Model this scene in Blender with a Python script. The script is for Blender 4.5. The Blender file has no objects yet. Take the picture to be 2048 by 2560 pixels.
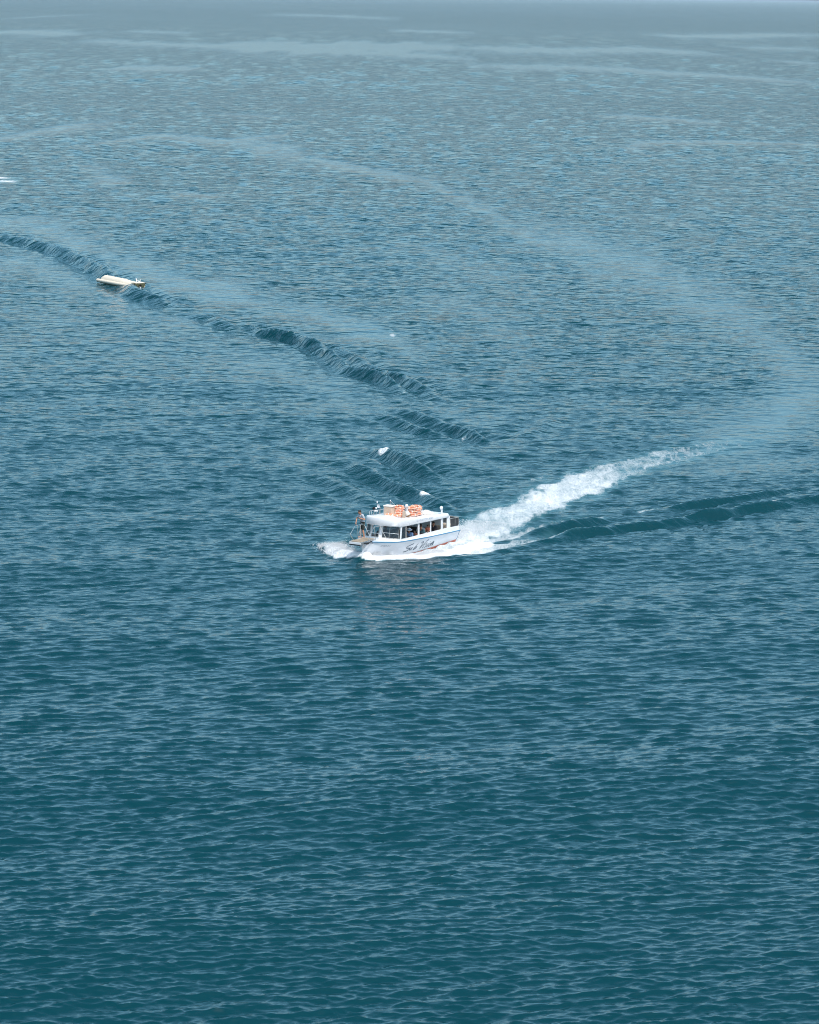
import bpy, bmesh, math, random
import numpy as np
from mathutils import Vector, Matrix, Quaternion

R = math.radians
random.seed(7)
scene = bpy.context.scene
COL = scene.collection

# ------------------------------------------------------------------ camera
cam_data = bpy.data.cameras.new('camera')
cam_data.sensor_fit = 'VERTICAL'
cam_data.sensor_height = 36.0
cam_data.lens = 112.5
cam_data.clip_start = 1.0
cam_data.clip_end = 200000.0
cam = bpy.data.objects.new('camera', cam_data)
COL.objects.link(cam)
PITCH = math.atan(1296.0 / 8000.0)
cam.matrix_world = (Matrix.Translation((0, 0, 33.0)) @ Matrix.Rotation(R(90) - PITCH, 4, 'X')
                    @ Matrix.Rotation(R(1.0), 4, 'Z'))
scene.camera = cam

# ------------------------------------------------------------------ sky and sun
SUN_EL, SUN_AZ = 58.0, 152.0          # azimuth clockwise from +Y (view direction)
world = bpy.data.worlds.new('World')
scene.world = world
world.use_nodes = True
wn = world.node_tree
bg = wn.nodes['Background']
sky = wn.nodes.new('ShaderNodeTexSky')
sky.sky_type = 'NISHITA'
sky.sun_disc = False
sky.sun_elevation = R(SUN_EL)
sky.sun_rotation = R(SUN_AZ)
sky.altitude = 30
sky.air_density = 0.7
sky.dust_density = 2.6
sky.ozone_density = 3.0
hs = wn.nodes.new('ShaderNodeHueSaturation')     # a milky summer sky
hs.inputs['Saturation'].default_value = 1.1
hs.inputs['Hue'].default_value = 0.466
wn.links.new(sky.outputs[0], hs.inputs['Color'])
wn.links.new(hs.outputs[0], bg.inputs[0])
bg.inputs[1].default_value = 0.15

sun_data = bpy.data.lights.new('sun', 'SUN')
sun_data.energy = 2.0
sun_data.angle = R(0.53)
sun_data.color = (1.0, 0.955, 0.90)
sun = bpy.data.objects.new('sun', sun_data)
COL.objects.link(sun)
sun_dir = Vector((math.sin(R(SUN_AZ)) * math.cos(R(SUN_EL)), math.cos(R(SUN_AZ)) * math.cos(R(SUN_EL)), math.sin(R(SUN_EL))))
sun.rotation_euler = sun_dir.to_track_quat('Z', 'Y').to_euler()
sun.location = sun_dir * 200

scene.view_settings.view_transform = 'Standard'
scene.view_settings.look = 'None'
scene.view_settings.gamma = 1.0
scene.view_settings.use_curve_mapping = False
scene.view_settings.exposure = 0.72
scene.cycles.max_bounces = 8
scene.cycles.volume_bounces = 0
scene.cycles.use_denoising = True
scene.cycles.pixel_filter_type = 'BLACKMAN_HARRIS'
scene.cycles.filter_width = 1.0
scene.cycles.sample_clamp_indirect = 4.0
scene.cycles.caustics_reflective = False
scene.cycles.caustics_refractive = False

# ------------------------------------------------------------------ materials
def mat(name, color, rough=0.5, spec=0.5, metal=0.0, vary=0.06, vscale=4.0, bump=0.0, bscale=30.0, alpha=1.0, trans=0.0, ior=1.5):
    m = bpy.data.materials.new(name)
    m.use_nodes = True
    nt = m.node_tree
    p = nt.nodes['Principled BSDF']
    p.inputs['Roughness'].default_value = rough
    p.inputs['Specular IOR Level'].default_value = spec
    p.inputs['Metallic'].default_value = metal
    p.inputs['IOR'].default_value = ior
    p.inputs['Alpha'].default_value = alpha
    p.inputs['Transmission Weight'].default_value = trans
    tc = nt.nodes.new('ShaderNodeTexCoord')
    n = nt.nodes.new('ShaderNodeTexNoise')
    n.inputs['Scale'].default_value = vscale
    n.inputs['Detail'].default_value = 5
    n.inputs['Roughness'].default_value = 0.65
    nt.links.new(tc.outputs['Object'], n.inputs['Vector'])
    rp = nt.nodes.new('ShaderNodeValToRGB')
    c = Vector(color[:3])
    rp.color_ramp.elements[0].position = 0.3
    rp.color_ramp.elements[1].position = 0.7
    rp.color_ramp.elements[0].color = (*(c * (1 - vary)), 1)
    rp.color_ramp.elements[1].color = (*[min(1, v * (1 + vary)) for v in c], 1)
    nt.links.new(n.outputs['Fac'], rp.inputs[0])
    nt.links.new(rp.outputs[0], p.inputs['Base Color'])
    if bump:
        n2 = nt.nodes.new('ShaderNodeTexNoise')
        n2.inputs['Scale'].default_value = bscale
        nt.links.new(tc.outputs['Object'], n2.inputs['Vector'])
        b = nt.nodes.new('ShaderNodeBump')
        b.inputs['Strength'].default_value = bump
        b.inputs['Distance'].default_value = 0.02
        nt.links.new(n2.outputs['Fac'], b.inputs['Height'])
        nt.links.new(b.outputs[0], p.inputs['Normal'])
    return m

def sea_material():
    m = bpy.data.materials.new('sea_water')
    m.use_nodes = True
    nt = m.node_tree
    N, L = nt.nodes, nt.links
    p = N['Principled BSDF']
    out = N['Material Output']
    tc = N.new('ShaderNodeTexCoord')
    def math_(op, a, b=None, clamp=False):
        n = N.new('ShaderNodeMath'); n.operation = op; n.use_clamp = clamp
        for i, v in enumerate((a, b)):
            if v is None: continue
            if isinstance(v, (int, float)): n.inputs[i].default_value = v
            else: L.new(v, n.inputs[i])
        return n.outputs[0]
    def noise(scale, detail, rough, sx=1.0, sy=1.0, rot=0.0, dist=0.0):
        mp = N.new('ShaderNodeMapping')
        mp.inputs['Rotation'].default_value = (0, 0, rot)
        mp.inputs['Scale'].default_value = (sx, sy, 1)
        L.new(tc.outputs['Object'], mp.inputs['Vector'])
        n = N.new('ShaderNodeTexNoise')
        n.inputs['Scale'].default_value = scale
        n.inputs['Detail'].default_value = detail
        n.inputs['Roughness'].default_value = rough
        n.inputs['Distortion'].default_value = dist
        L.new(mp.outputs[0], n.inputs['Vector'])
        return n.outputs['Fac']
    def attr(name):
        a = N.new('ShaderNodeAttribute'); a.attribute_name = name
        return a.outputs['Fac']
    foam, calm, lod_a, lod_b, lod_c, aer = attr('foam'), attr('calm'), attr('lod_a'), attr('lod_b'), attr('lod_c'), attr('aerated')
    rough_amt = math_('SUBTRACT', 1.0, math_('MULTIPLY', calm, 0.8))
    # ripples too fine for the mesh, in metres of height
    h_fine = math_('MULTIPLY', noise(4.5, 3, 0.6, 0.45, 1.0, 0.12), 0.018)
    h_c = math_('MULTIPLY', math_('MULTIPLY', noise(1.7, 2, 0.55, 0.6, 1.0, -0.1), lod_c), 0.15)
    h_b = math_('MULTIPLY', math_('MULTIPLY', noise(0.55, 2, 0.55, 0.65, 1.0, 0.1), lod_b), 0.9)
    h_a = math_('MULTIPLY', math_('MULTIPLY', noise(0.13, 3, 0.6, 0.5, 1.0, -0.12), lod_a), 2.0)
    hh = math_('MULTIPLY', math_('ADD', math_('ADD', math_('ADD', h_fine, h_c), h_b), h_a), rough_amt)
    # foam: lacy, broken up by noise
    n1 = noise(1.1, 5, 0.66, 1.5, 0.35, R(-14), 0.5)
    n2 = noise(5.0, 4, 0.7, 1.4, 0.55, R(-14), 0.3)
    nn = math_('ADD', math_('MULTIPLY', n1, 0.6), math_('MULTIPLY', n2, 0.4))
    fm = math_('ADD', math_('SUBTRACT', math_('MULTIPLY', foam, 1.25), 0.52), math_('MULTIPLY', math_('SUBTRACT', nn, 0.5), 1.9))
    fm = math_('MULTIPLY', fm, 1.1, True)
    fm = math_('MULTIPLY', fm, math_('MULTIPLY', foam, 5.0, True))
    hb = math_('ADD', hh, math_('MULTIPLY', math_('MULTIPLY', n2, fm), 0.10))
    b = N.new('ShaderNodeBump')
    b.inputs['Strength'].default_value = 1.0
    b.inputs['Distance'].default_value = 1.0
    L.new(hb, b.inputs['Height'])
    # water body: deep teal, paler where the screw has mixed air into it
    mx = N.new('ShaderNodeMix'); mx.data_type = 'RGBA'
    mx.inputs[6].default_value = (0.0001, 0.033, 0.043, 1)
    mx.inputs[7].default_value = (0.10, 0.26, 0.30, 1)
    L.new(aer, mx.inputs[0])
    L.new(mx.outputs[2], p.inputs['Base Color'])
    p.inputs['Roughness'].default_value = 0.07
    p.inputs['IOR'].default_value = 1.333
    L.new(b.outputs[0], p.inputs['Normal'])
    fo = N.new('ShaderNodeBsdfDiffuse')
    fo.inputs['Color'].default_value = (0.78, 0.80, 0.81, 1)
    L.new(b.outputs[0], fo.inputs['Normal'])
    ms = N.new('ShaderNodeMixShader')
    L.new(fm, ms.inputs[0]); L.new(p.outputs[0], ms.inputs[1]); L.new(fo.outputs[0], ms.inputs[2])
    L.new(ms.outputs[0], out.inputs['Surface'])
    return m

# ------------------------------------------------------------------ helpers
def tag(o, label=None, cat=None, group=None, kind=None):
    if label: o['label'] = label
    if cat: o['category'] = cat
    if group: o['group'] = group
    if kind: o['kind'] = kind
    return o

def np_mesh(name, co, quads, smooth=True):
    me = bpy.data.meshes.new(name)
    nv, nq = len(co), len(quads)
    me.vertices.add(nv); me.vertices.foreach_set('co', np.ascontiguousarray(co, np.float32).ravel())
    me.loops.add(nq * 4); me.loops.foreach_set('vertex_index', np.ascontiguousarray(quads, np.int32).ravel())
    me.polygons.add(nq); me.polygons.foreach_set('loop_start', np.arange(0, nq * 4, 4, dtype=np.int32))
    me.polygons.foreach_set('use_smooth', np.full(nq, smooth))
    me.update(calc_edges=True)
    return me

# ------------------------------------------------------------------ the sea
rng = np.random.default_rng(11)
BO = np.array([0.20, 190.25])          # boat position on the water
HX = np.array([-math.cos(R(60)), -math.sin(R(60))])   # boat forward
HY = np.array([math.sin(R(60)), -math.cos(R(60))])    # boat port

def spectrum(n, size, lmin, lmax, slope, wind, spread, sub=None):
    """A tileable patch of wind waves: height and sideways shift, given rms slope."""
    k1 = np.fft.fftfreq(n, size / n) * 2 * np.pi
    kx, ky = np.meshgrid(k1, k1, indexing='ij')
    k = np.hypot(kx, ky); k[0, 0] = 1
    d = (kx * wind[0] + ky * wind[1]) / k
    amp = k ** -2.0 * (np.abs(d) ** spread + 0.06)
    amp *= ((k > 2 * np.pi / lmax) & (k < 2 * np.pi / lmin))
    H = amp * (rng.standard_normal((n, n)) + 1j * rng.standard_normal((n, n)))
    h = np.fft.ifft2(H)
    sx, sy = np.fft.ifft2(1j * kx * H).real, np.fft.ifft2(1j * ky * H).real
    g = slope / np.sqrt((sx ** 2 + sy ** 2).mean())
    # horizontal shift that pinches the crests
    dx, dy = np.fft.ifft2(1j * kx / k * H).real, np.fft.ifft2(1j * ky / k * H).real
    return np.stack([h.real * g, dx * g, dy * g], -1), size

def sample(patch, x, y, ang=0.0, scale=1.0):
    t, size = patch
    n = t.shape[0]
    c, s = math.cos(ang), math.sin(ang)
    u = ((c * x + s * y) / (size * scale) * n) % n
    v = ((-s * x + c * y) / (size * scale) * n) % n
    i, j = np.floor(u).astype(int), np.floor(v).astype(int)
    a, b = (u - i)[..., None], (v - j)[..., None]
    i %= n; j %= n
    i1, j1 = (i + 1) % n, (j + 1) % n
    r = (t[i, j] * (1 - a) + t[i1, j] * a) * (1 - b) + (t[i, j1] * (1 - a) + t[i1, j1] * a) * b
    px, py = c * r[..., 1] - s * r[..., 2], s * r[..., 1] + c * r[..., 2]
    return r[..., 0] * scale, px * scale, py * scale

def seg_dist(x, y, pts):
    """Distance to a polyline, signed (left of travel positive), and how far along it (0..1)."""
    best = np.full(x.shape, 1e9); sgn = np.zeros(x.shape); tt = np.zeros(x.shape)
    P = np.array(pts, float)
    n = len(P) - 1
    for i in range(n):
        a, b = P[i], P[i + 1]
        e = b - a; l2 = e @ e
        t = np.clip(((x - a[0]) * e[0] + (y - a[1]) * e[1]) / l2, 0, 1)
        qx, qy = x - (a[0] + t * e[0]), y - (a[1] + t * e[1])
        d = np.hypot(qx, qy)
        m = d < best
        best = np.where(m, d, best)
        sgn = np.where(m, np.sign(e[0] * qy - e[1] * qx), sgn)
        tt = np.where(m, (i + t) / n, tt)
    return best, sgn, tt

def sstep(a, b, v):
    t = np.clip((v - a) / (b - a), 0, 1)
    return t * t * (3 - 2 * t)

def vnoise(x, y, seed=0):
    """smooth value noise, 0..1"""
    r = np.random.default_rng(seed).random((64, 64))
    i, j = np.floor(x).astype(int), np.floor(y).astype(int)
    a, b = x - i, y - j
    a, b = a * a * (3 - 2 * a), b * b * (3 - 2 * b)
    return ((r[i % 64, j % 64] * (1 - a) + r[(i + 1) % 64, j % 64] * a) * (1 - b)
            + (r[i % 64, (j + 1) % 64] * (1 - a) + r[(i + 1) % 64, (j + 1) % 64] * a) * b)

# crests of the boat's own wake and of its earlier turn: points, height, width
CRESTS = [
    ([(-60.0, 433.8), (-55.2, 426.3), (-50.3, 417.6), (-45.3, 406.2), (-40.9, 392.5), (-36.6, 375.1), (-29.5, 348.3), (-25.7, 339.2), (-21.5, 330.0)], 0.46, 1.3),
    ([(-24.0, 331.0), (-20.7, 325.0), (-18.0, 318.0), (-16.0, 311.0)], 0.20, 1.2),
    ([(-18.5, 323.0), (-17.1, 319.9), (-14.4, 312.1), (-11.4, 306.1), (-7.8, 294.3), (-5.4, 281.5), (-2.8, 274.8), (-0.7, 266.7), (0.9, 257.5)], 0.33, 0.85),
    ([(-9.5, 305.5), (-5.9, 293.5), (-3.3, 281.5), (-0.7, 274.8), (1.5, 266.7), (3.2, 257.5)], 0.18, 0.9),
    ([(-2.0, 258.0), (1.3, 248.8), (4.1, 241.8), (6.8, 234.0)], 0.26, 0.8),
    ([(-3.5, 252.5), (-1.0, 247.7), (0.5, 243.2), (2.8, 238.0)], 0.20, 0.75),
    ([(-3.6, 233.4), (-1.2, 227.7), (0.2, 223.2), (2.7, 215.0)], 0.34, 0.95),
    ([(-5.2, 226.0), (-2.1, 217.4), (0.4, 210.8)], 0.22, 0.8),
    ([(-1.3, 215.0), (1.2, 209.5), (3.2, 203.5)], 0.24, 0.8),
    ([(-6.2, 219.5), (-4.0, 212.0), (-2.2, 206.0)], 0.18, 0.9),
    ([(33.5, 217.0), (27.4, 211.9), (23.1, 208.2), (19.6, 204.5), (16.3, 201.0), (13.1, 198.3), (10.9, 196.2), (9.0, 193.8), (6.3, 190.6), (3.5, 186.5)], 0.18, 0.55),
    ([(27.9, 217.9), (22.2, 211.7), (19.4, 209.0), (15.7, 205.0)], 0.14, 0.5),
    ([(13.4, 203.4), (9.8, 198.8), (6.5, 194.8)], 0.22, 0.7),
    ([(11.7, 254.0), (9.6, 246.0), (8.4, 238.0)], 0.14, 1.0),
]

def feathers(pts, step, half, amp, w, turn, seed):
    """short staggered crests along a line, each turned a little off it"""
    r = random.Random(seed)
    P = np.array(pts, float)
    seg = np.hypot(*np.diff(P, axis=0).T)
    cum = np.concatenate([[0], np.cumsum(seg)])
    s = step * 0.5
    while s < cum[-1]:
        p = np.array([np.interp(s, cum, P[:, 0]), np.interp(s, cum, P[:, 1])])
        q = np.array([np.interp(min(s + 1, cum[-1]), cum, P[:, 0]), np.interp(min(s + 1, cum[-1]), cum, P[:, 1])])
        if np.hypot(*(q - p)) < 1e-6: break
        a = math.atan2(*(q - p)[::-1]) + turn * r.uniform(0.7, 1.3)
        h = half * r.uniform(0.7, 1.3)
        d = np.array([math.cos(a), math.sin(a)])
        c = p + np.array([r.gauss(0, 0.25), r.gauss(0, 0.5)])
        k = min(1.0, 4 * s / cum[-1], 5 * (1 - s / cum[-1])) 
        CRESTS.append(([tuple(c - d * h), tuple(c + d * 0.02), tuple(c + d * h)], amp * r.uniform(0.6, 1.25) * (0.35 + 0.65 * k), w * r.uniform(0.8, 1.2)))
        s += step * r.uniform(0.75, 1.25)
feathers(CRESTS[0][0], 7.0, 7.0, 0.06, 0.8, R(12), 3)
feathers(CRESTS[2][0], 5.5, 5.5, 0.08, 0.6, R(12), 4)
feathers(CRESTS[3][0], 5.5, 4.5, 0.06, 0.55, R(12), 5)
feathers(CRESTS[10][0], 4.0, 3.0, 0.09, 0.5, R(-12), 6)
feathers(CRESTS[11][0], 4.0, 2.6, 0.08, 0.45, R(-12), 7)
CALM = [
    ([(-127.2, 1375.1), (-110.6, 1370.1), (-94.5, 1356.2)], 1.3, 41.4, 0.95),
    ([(-119.0, 2026.7), (-73.6, 1930.9), (-29.4, 2012.9), (21.0, 2030.4)], 3.3, 60.6, 1.05),
    ([(21.0, 2030.4), (78.9, 1985.8), (144.1, 2086.0), (181.2, 1987.7)], 2.3, 61.3, 0.79),
    ([(-213.6, 2077.9), (-167.8, 1971.4), (-89.8, 1913.8)], 1.8, 60.2, 0.63),
    ([(-76.4, 1862.0), (-20.9, 1795.5), (29.9, 1682.2)], 1.7, 53.9, 0.73),
    ([(-316.6, 2395.9), (-286.6, 2380.8), (-240.4, 2306.3)], 2.2, 71.5, 0.73),
    ([(24.9, 1522.1), (71.7, 1518.7), (113.0, 1474.2)], 1.7, 45.6, 0.68),
    ([(97.0, 1462.6), (129.4, 1416.5), (163.1, 1309.5)], 1.3, 42.3, 0.73),
    ([(207.4, 2826.0), (260.7, 2865.0), (408.8, 3240.0)], 2.2, 90.2, 0.63),
    ([(220.5, 2240.1), (281.1, 2225.1)], 1.7, 67.7, 0.53),
    ([(192.9, 1771.9), (217.5, 1719.4)], 1.3, 52.9, 0.53),
    ([(52.6, 909.3), (66.6, 898.2), (80.3, 874.1)], 0.8, 27.1, 0.68),
    ([(46.7, 713.1), (51.9, 742.6), (69.4, 754.1), (96.2, 754.6)], 0.7, 22.5, 0.70),
    ([(47.8, 713.5), (50.7, 667.0)], 0.6, 20.9, 0.40),
    ([(-56.0, 869.1), (-43.0, 864.9), (-32.3, 853.1)], 0.6, 26.1, 0.42),
    ([(-219.2, 4659.8), (-107.2, 4547.5), (-25.1, 4218.4)], 2.5, 135.6, 0.53),
    ([(-433.6, 3434.6), (-416.1, 3936.2)], 2.7, 111.7, 0.53),
    ([(-232.5, 2554.5), (-175.0, 2483.1)], 1.4, 76.3, 0.53),
    ([(-25.7, 2906.4), (8.4, 2884.1), (49.3, 2803.9)], 1.6, 86.8, 0.53),
    ([(-93.4, 698.6), (-89.3, 723.8), (-86.4, 763.7), (-76.5, 790.3)], 1.8, 22.5, 0.70),
    ([(-69.5, 696.5), (-59.3, 735.8), (-41.6, 711.7), (-30.8, 754.9)], 0.8, 22.0, 0.70),
    ([(-41.3, 707.2), (-32.1, 688.5), (-20.5, 642.7)], 1.6, 20.6, 0.60),
    ([(-20.5, 642.7), (-10.4, 610.8), (2.2, 575.4)], 0.9, 18.5, 0.75),
    ([(2.2, 575.4), (8.2, 523.5), (13.3, 480.1)], 1.1, 15.9, 0.50),
    ([(12.8, 460.3), (18.1, 439.0), (24.0, 427.8)], 2.2, 13.4, 0.50),
    ([(20.2, 443.8), (28.1, 413.1), (29.8, 378.7)], 4.0, 12.5, 0.45),
    ([(29.8, 378.7), (33.8, 350.1), (34.9, 320.3)], 3.8, 10.6, 0.46),
    ([(34.9, 320.3), (35.3, 291.3), (33.2, 269.9)], 2.9, 8.9, 0.50),
    ([(33.2, 269.9), (29.4, 254.0), (25.2, 242.3), (21.8, 236.7)], 1.4, 7.6, 0.55),
    ([(-55.1, 560.9), (-49.5, 554.1)], 0.6, 16.9, 0.60),
    ([(-39.5, 528.9), (-32.0, 522.2)], 0.5, 15.9, 0.70),
    ([(-63.6, 619.0), (-55.4, 572.7), (-50.8, 559.4)], 0.8, 17.7, 0.45),
    ([(-62.4, 466.0), (-54.6, 453.3), (-45.9, 428.5), (-38.6, 398.7)], 1.4, 13.2, 0.55),
    ([(-37.7, 395.3), (-30.0, 373.2), (-22.3, 356.4), (-15.7, 341.0)], 1.4, 11.1, 0.70),
    ([(-15.7, 341.0), (-9.2, 327.0), (-3.2, 314.0), (0.5, 297.6)], 1.4, 9.7, 0.60),
    ([(-53.0, 395.6), (-45.1, 383.3), (-38.6, 365.2), (-33.2, 348.7)], 1.6, 11.3, 0.50),
    ([(-33.2, 348.7), (-26.0, 324.0), (-21.1, 315.5)], 0.9, 10.0, 0.45),
    ([(-19.7, 294.4), (-13.0, 284.0), (-7.7, 274.1), (-3.3, 258.5)], 1.6, 8.4, 0.45),
    ([(-43.5, 336.0), (-30.8, 309.4), (-20.9, 286.5)], 1.7, 9.4, 0.22),
    ([(0.5, 355.0), (6.6, 339.8), (10.9, 316.3)], 2.0, 10.2, 0.35),
    ([(-1.4, 422.2), (7.5, 394.2), (12.6, 369.1)], 1.8, 12.0, 0.25),
    ([(1.3, 256.1), (5.0, 250.7), (9.0, 257.1)], 0.9, 7.7, 0.30),
    ([(24.8, 253.4), (30.8, 266.3), (35.9, 280.5)], 1.0, 8.1, 0.40),
    ([(19.5, 222.1), (25.1, 227.4), (30.0, 232.7)], 0.5, 6.9, 0.30),
    ([(1.2, 234.1), (4.6, 228.4), (7.6, 223.0)], 0.4, 6.9, 0.30),
    ([(28.8, 517.1), (35.0, 496.1), (40.7, 476.8)], 1.5, 15.1, 0.20),
    ([(-40.8, 307.7), (-36.2, 299.9)], 1.8, 9.2, 0.20),
]
def build_sea():
    # rows: spacing grows with distance so that the far sheet stays light
    ys = [-600., -200., -60., 0., 30., 55., 70., 80.]
    y = 86.0
    while y < 60000:
        ys.append(y)
        y += max(0.085, 0.8 * y * y / 105600.0)
    ys.append(90000.0)
    ys = np.array(ys)
    nc = 640
    u = np.concatenate([[-60, -12, -4, -2, -1.4, -1.15], np.linspace(-1, 1, nc), [1.15, 1.4, 2, 4, 12, 60]])
    half = 0.166 * np.maximum(ys, 86) + 5
    Y = np.repeat(ys[:, None], len(u), 1)
    X = half[:, None] * u[None, :]
    dyv = np.gradient(ys)[:, None] * np.ones_like(X)
    # three bands of wind waves
    wind = np.array([0.30, -0.95]); wind /= np.hypot(*wind)
    wind2 = np.array([0.0, -1.0]); wind2 /= np.hypot(*wind2)
    A = spectrum(512, 140.0, 3.6, 30.0, SLOPE_A, wind, 4)
    B = spectrum(512, 27.0, 0.42, 1.7, SLOPE_B, wind, 6)
    B2 = spectrum(512, 19.0, 0.36, 1.1, SLOPE_B * 0.65, wind2, 5)
    C = spectrum(512, 9.0, 0.16, 0.55, SLOPE_C, wind, 4)
    C2 = spectrum(512, 7.1, 0.15, 0.5, SLOPE_C * 0.7, wind2, 4)
    A1 = spectrum(512, 60.0, 0.9, 2.4, 0.095, wind, 3)
    A2 = spectrum(512, 130.0, 2.2, 5.2, 0.08, wind, 4)
    A3 = spectrum(512, 360.0, 5.0, 11.5, 0.06, wind, 5)
    A4 = spectrum(512, 1200.0, 15.0, 38.0, 0.04, wind, 5)
    A5 = spectrum(512, 3600.0, 42.0, 110.0, 0.02, wind, 5)
    w1 = sstep(0.15, 0.45, dyv) * (1 - sstep(1.0, 2.2, dyv))
    w2 = sstep(0.6, 1.4, dyv) * (1 - sstep(2.4, 5.0, dyv))
    w3 = sstep(1.8, 3.6, dyv) * (1 - sstep(6.5, 13.0, dyv))
    w4 = sstep(5.5, 11.0, dyv) * (1 - sstep(19.0, 40.0, dyv))
    w5 = sstep(17.0, 35.0, dyv) * (1 - sstep(55.0, 120.0, dyv))
    wa = np.clip((7.0 / dyv - 2.5) / 3, 0, 1)
    wb = np.clip((1.2 / dyv - 1.4) / 2.2, 0, 1)
    wc = np.clip((0.5 / dyv - 1.4) / 2.4, 0, 1)
    inside = (np.abs(u) <= 1.0)[None, :]
    wa, wb, wc, w1, w2, w3, w4, w5 = (k * inside for k in (wa, wb, wc, w1, w2, w3, w4, w5))
    # calm slicks
    calm = np.zeros_like(X)
    for pts, hw, asp, st in CALM:
        P = np.array(pts)
        x0, x1 = P[:, 0].min() - 3 * hw, P[:, 0].max() + 3 * hw
        y0, y1 = P[:, 1].min() - 3 * hw * asp, P[:, 1].max() + 3 * hw * asp
        r = np.where((ys > y0) & (ys < y1))[0]
        if len(r) == 0: continue
        r = slice(r[0], r[-1] + 1)
        xx, yy = X[r], Y[r]
        d, _, t = seg_dist(xx, yy / asp, P / [1, asp])
        ww = hw * (0.55 + 0.9 * vnoise(xx / (hw * 2.2) + 7, yy / (hw * asp * 1.0) + 3, 5))
        c = 1.75 * st * np.exp(-(d / ww) ** 2) * (0.6 + 0.4 * sstep(0.0, 0.25, t) * sstep(0.0, 0.25, 1 - t))
        c *= 0.75 + 0.4 * vnoise(xx / (hw * 0.9), yy / (hw * asp * 0.35), 9)
        calm[r] = 1 - (1 - calm[r]) * (1 - np.clip(c, 0, 0.97))
    # gusts: broad areas a little rougher or smoother
    ly = np.log(np.maximum(Y, 60))
    gust = vnoise(X / np.maximum(Y, 86) * 8 + 3, ly * 7, 21) * 0.6 + vnoise(X / np.maximum(Y, 86) * 20, ly * 19, 22) * 0.4
    calm = np.clip(calm + np.clip(gust - 0.55, 0, 1) * 0.5 * inside, 0, 1)
    # foam, aerated water, wake and bow wave in boat coordinates
    bx = (X - BO[0]) * HX[0] + (Y - BO[1]) * HX[1]
    by = (X - BO[0]) * HY[0] + (Y - BO[1]) * HY[1]
    foam = np.zeros_like(X); aer = np.zeros_like(X); Zs = np.zeros_like(X)
    near = (Y > 160) & (Y < 275) & (np.abs(X) < 45)
    nz = vnoise(X * 1.1, Y * 0.45, 31); nz2 = vnoise(X * 0.45 + 9, Y * 0.2, 32); nz3 = vnoise(X * 2.6, Y * 1.2, 33)
    # turbulent wake behind the stern, bending slowly to the right
    hi = [(1.3, 195.4), (3.1, 199.0), (4.2, 202.9), (6.2, 207.9), (8.5, 212.2), (11.0, 218.9), (12.9, 223.6), (16.0, 229.8), (19.6, 235.2), (24.4, 240.5), (27.6, 246.5)]
    lo = [(2.6, 187.2), (4.3, 190.4), (5.8, 193.7), (6.8, 197.0), (8.1, 202.3), (10.6, 209.4), (13.6, 217.0), (16.3, 224.0), (20.0, 231.5), (24.9, 238.0), (28.2, 244.0)]
    mid = [((a[0] + b[0]) / 2, (a[1] + b[1]) / 2) for a, b in zip(hi, lo)]
    hw = [0.9, 1.7, 2.1, 2.3, 2.45, 2.55, 2.6, 2.6, 2.6, 2.5, 2.2]
    d, sg, t = seg_dist(X, Y, mid)
    tw = np.interp(t, np.linspace(0, 1, len(hw)), hw)
    edge = d / tw + (nz - 0.5) * 0.45 + (nz3 - 0.5) * 0.25
    strength = np.interp(t, [0, 0.25, 0.5, 0.7, 0.84, 1.0], [0.98, 0.92, 0.77, 0.62, 0.48, 0.12])
    f = strength * (1 - sstep(0.5, 1.2, edge)) * near
    foam = np.maximum(foam, f * (0.70 + 0.5 * nz2))
    aer = np.maximum(aer, 0.55 * np.interp(t, [0, 0.5, 0.8, 1.0], [1, 0.9, 0.5, 0.0]) * (1 - sstep(0.5, 1.4, edge)) * near)
    Zs += near * np.interp(t, [0, 0.3, 1], [0.24, 0.12, 0.02]) * np.exp(-(d / tw) ** 2) * (vnoise(X * 1.6, Y * 0.9, 40) - 0.3)
    # lower streaks of foam on the near side, broken flecks along the wake crests
    for pts, w, s0, s1 in (([(3.9, 188.6), (5.7, 191.2), (7.5, 194.0), (9.2, 196.6)], 0.8, 0.92, 0.30),
                           ([(4.6, 193.0), (7.0, 197.0), (9.7, 201.5), (12.2, 204.6)], 0.8, 0.80, 0.20),
                           ([(7.0, 192.3), (7.9, 193.6), (9.0, 194.9), (10.2, 196.0)], 0.36, 0.85, 0.50),
                           ([(17.7, 208.0), (18.5, 209.0), (19.3, 210.1)], 0.28, 0.7, 0.6),
                           ([(15.0, 205.4), (16.2, 206.9)], 0.25, 0.6, 0.5),
                           ([(23.8, 209.8), (24.6, 210.8)], 0.22, 0.6, 0.5),
                           ([(11.7, 201.4), (12.6, 202.4)], 0.25, 0.6, 0.4),
                           ([(8.4, 218.9), (9.7, 220.8)], 0.35, 0.5, 0.4),
                           ([(5.3, 214.3), (6.3, 215.8)], 0.3, 0.5, 0.45)):
        d, sg, t = seg_dist(X, Y, pts)
        s = (s0 + (s1 - s0) * t)
        foam = np.maximum(foam, near * s * (1 - sstep(0.5, 1.3, d / w + (nz - 0.5) * 0.6)))
    # breaking crests and far flecks
    for x, y_, rx, ry, s in ((1.12, 209.9, 0.55, 0.85, 1.25), (-1.95, 229.2, 0.45, 1.2, 1.1), (4.0, 240.1, 0.2, 0.6, 0.6),
                             (-0.65, 265.2, 0.15, 0.6, 0.6), (-2.0, 312.7, 0.35, 1.4, 0.70), (-2.1, 315.9, 0.45, 1.2, 0.45), (-2.3, 219.8, 0.16, 0.5, 0.6),
                             (-8.1, 293.5, 0.15, 0.7, 0.55), (-6.0, 285.2, 0.2, 0.8, 0.65)):
        q = ((X - x) / rx) ** 2 + ((Y - y_) / ry) ** 2 + (nz - 0.5) * 0.5 + (nz3 - 0.5) * 0.4
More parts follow.
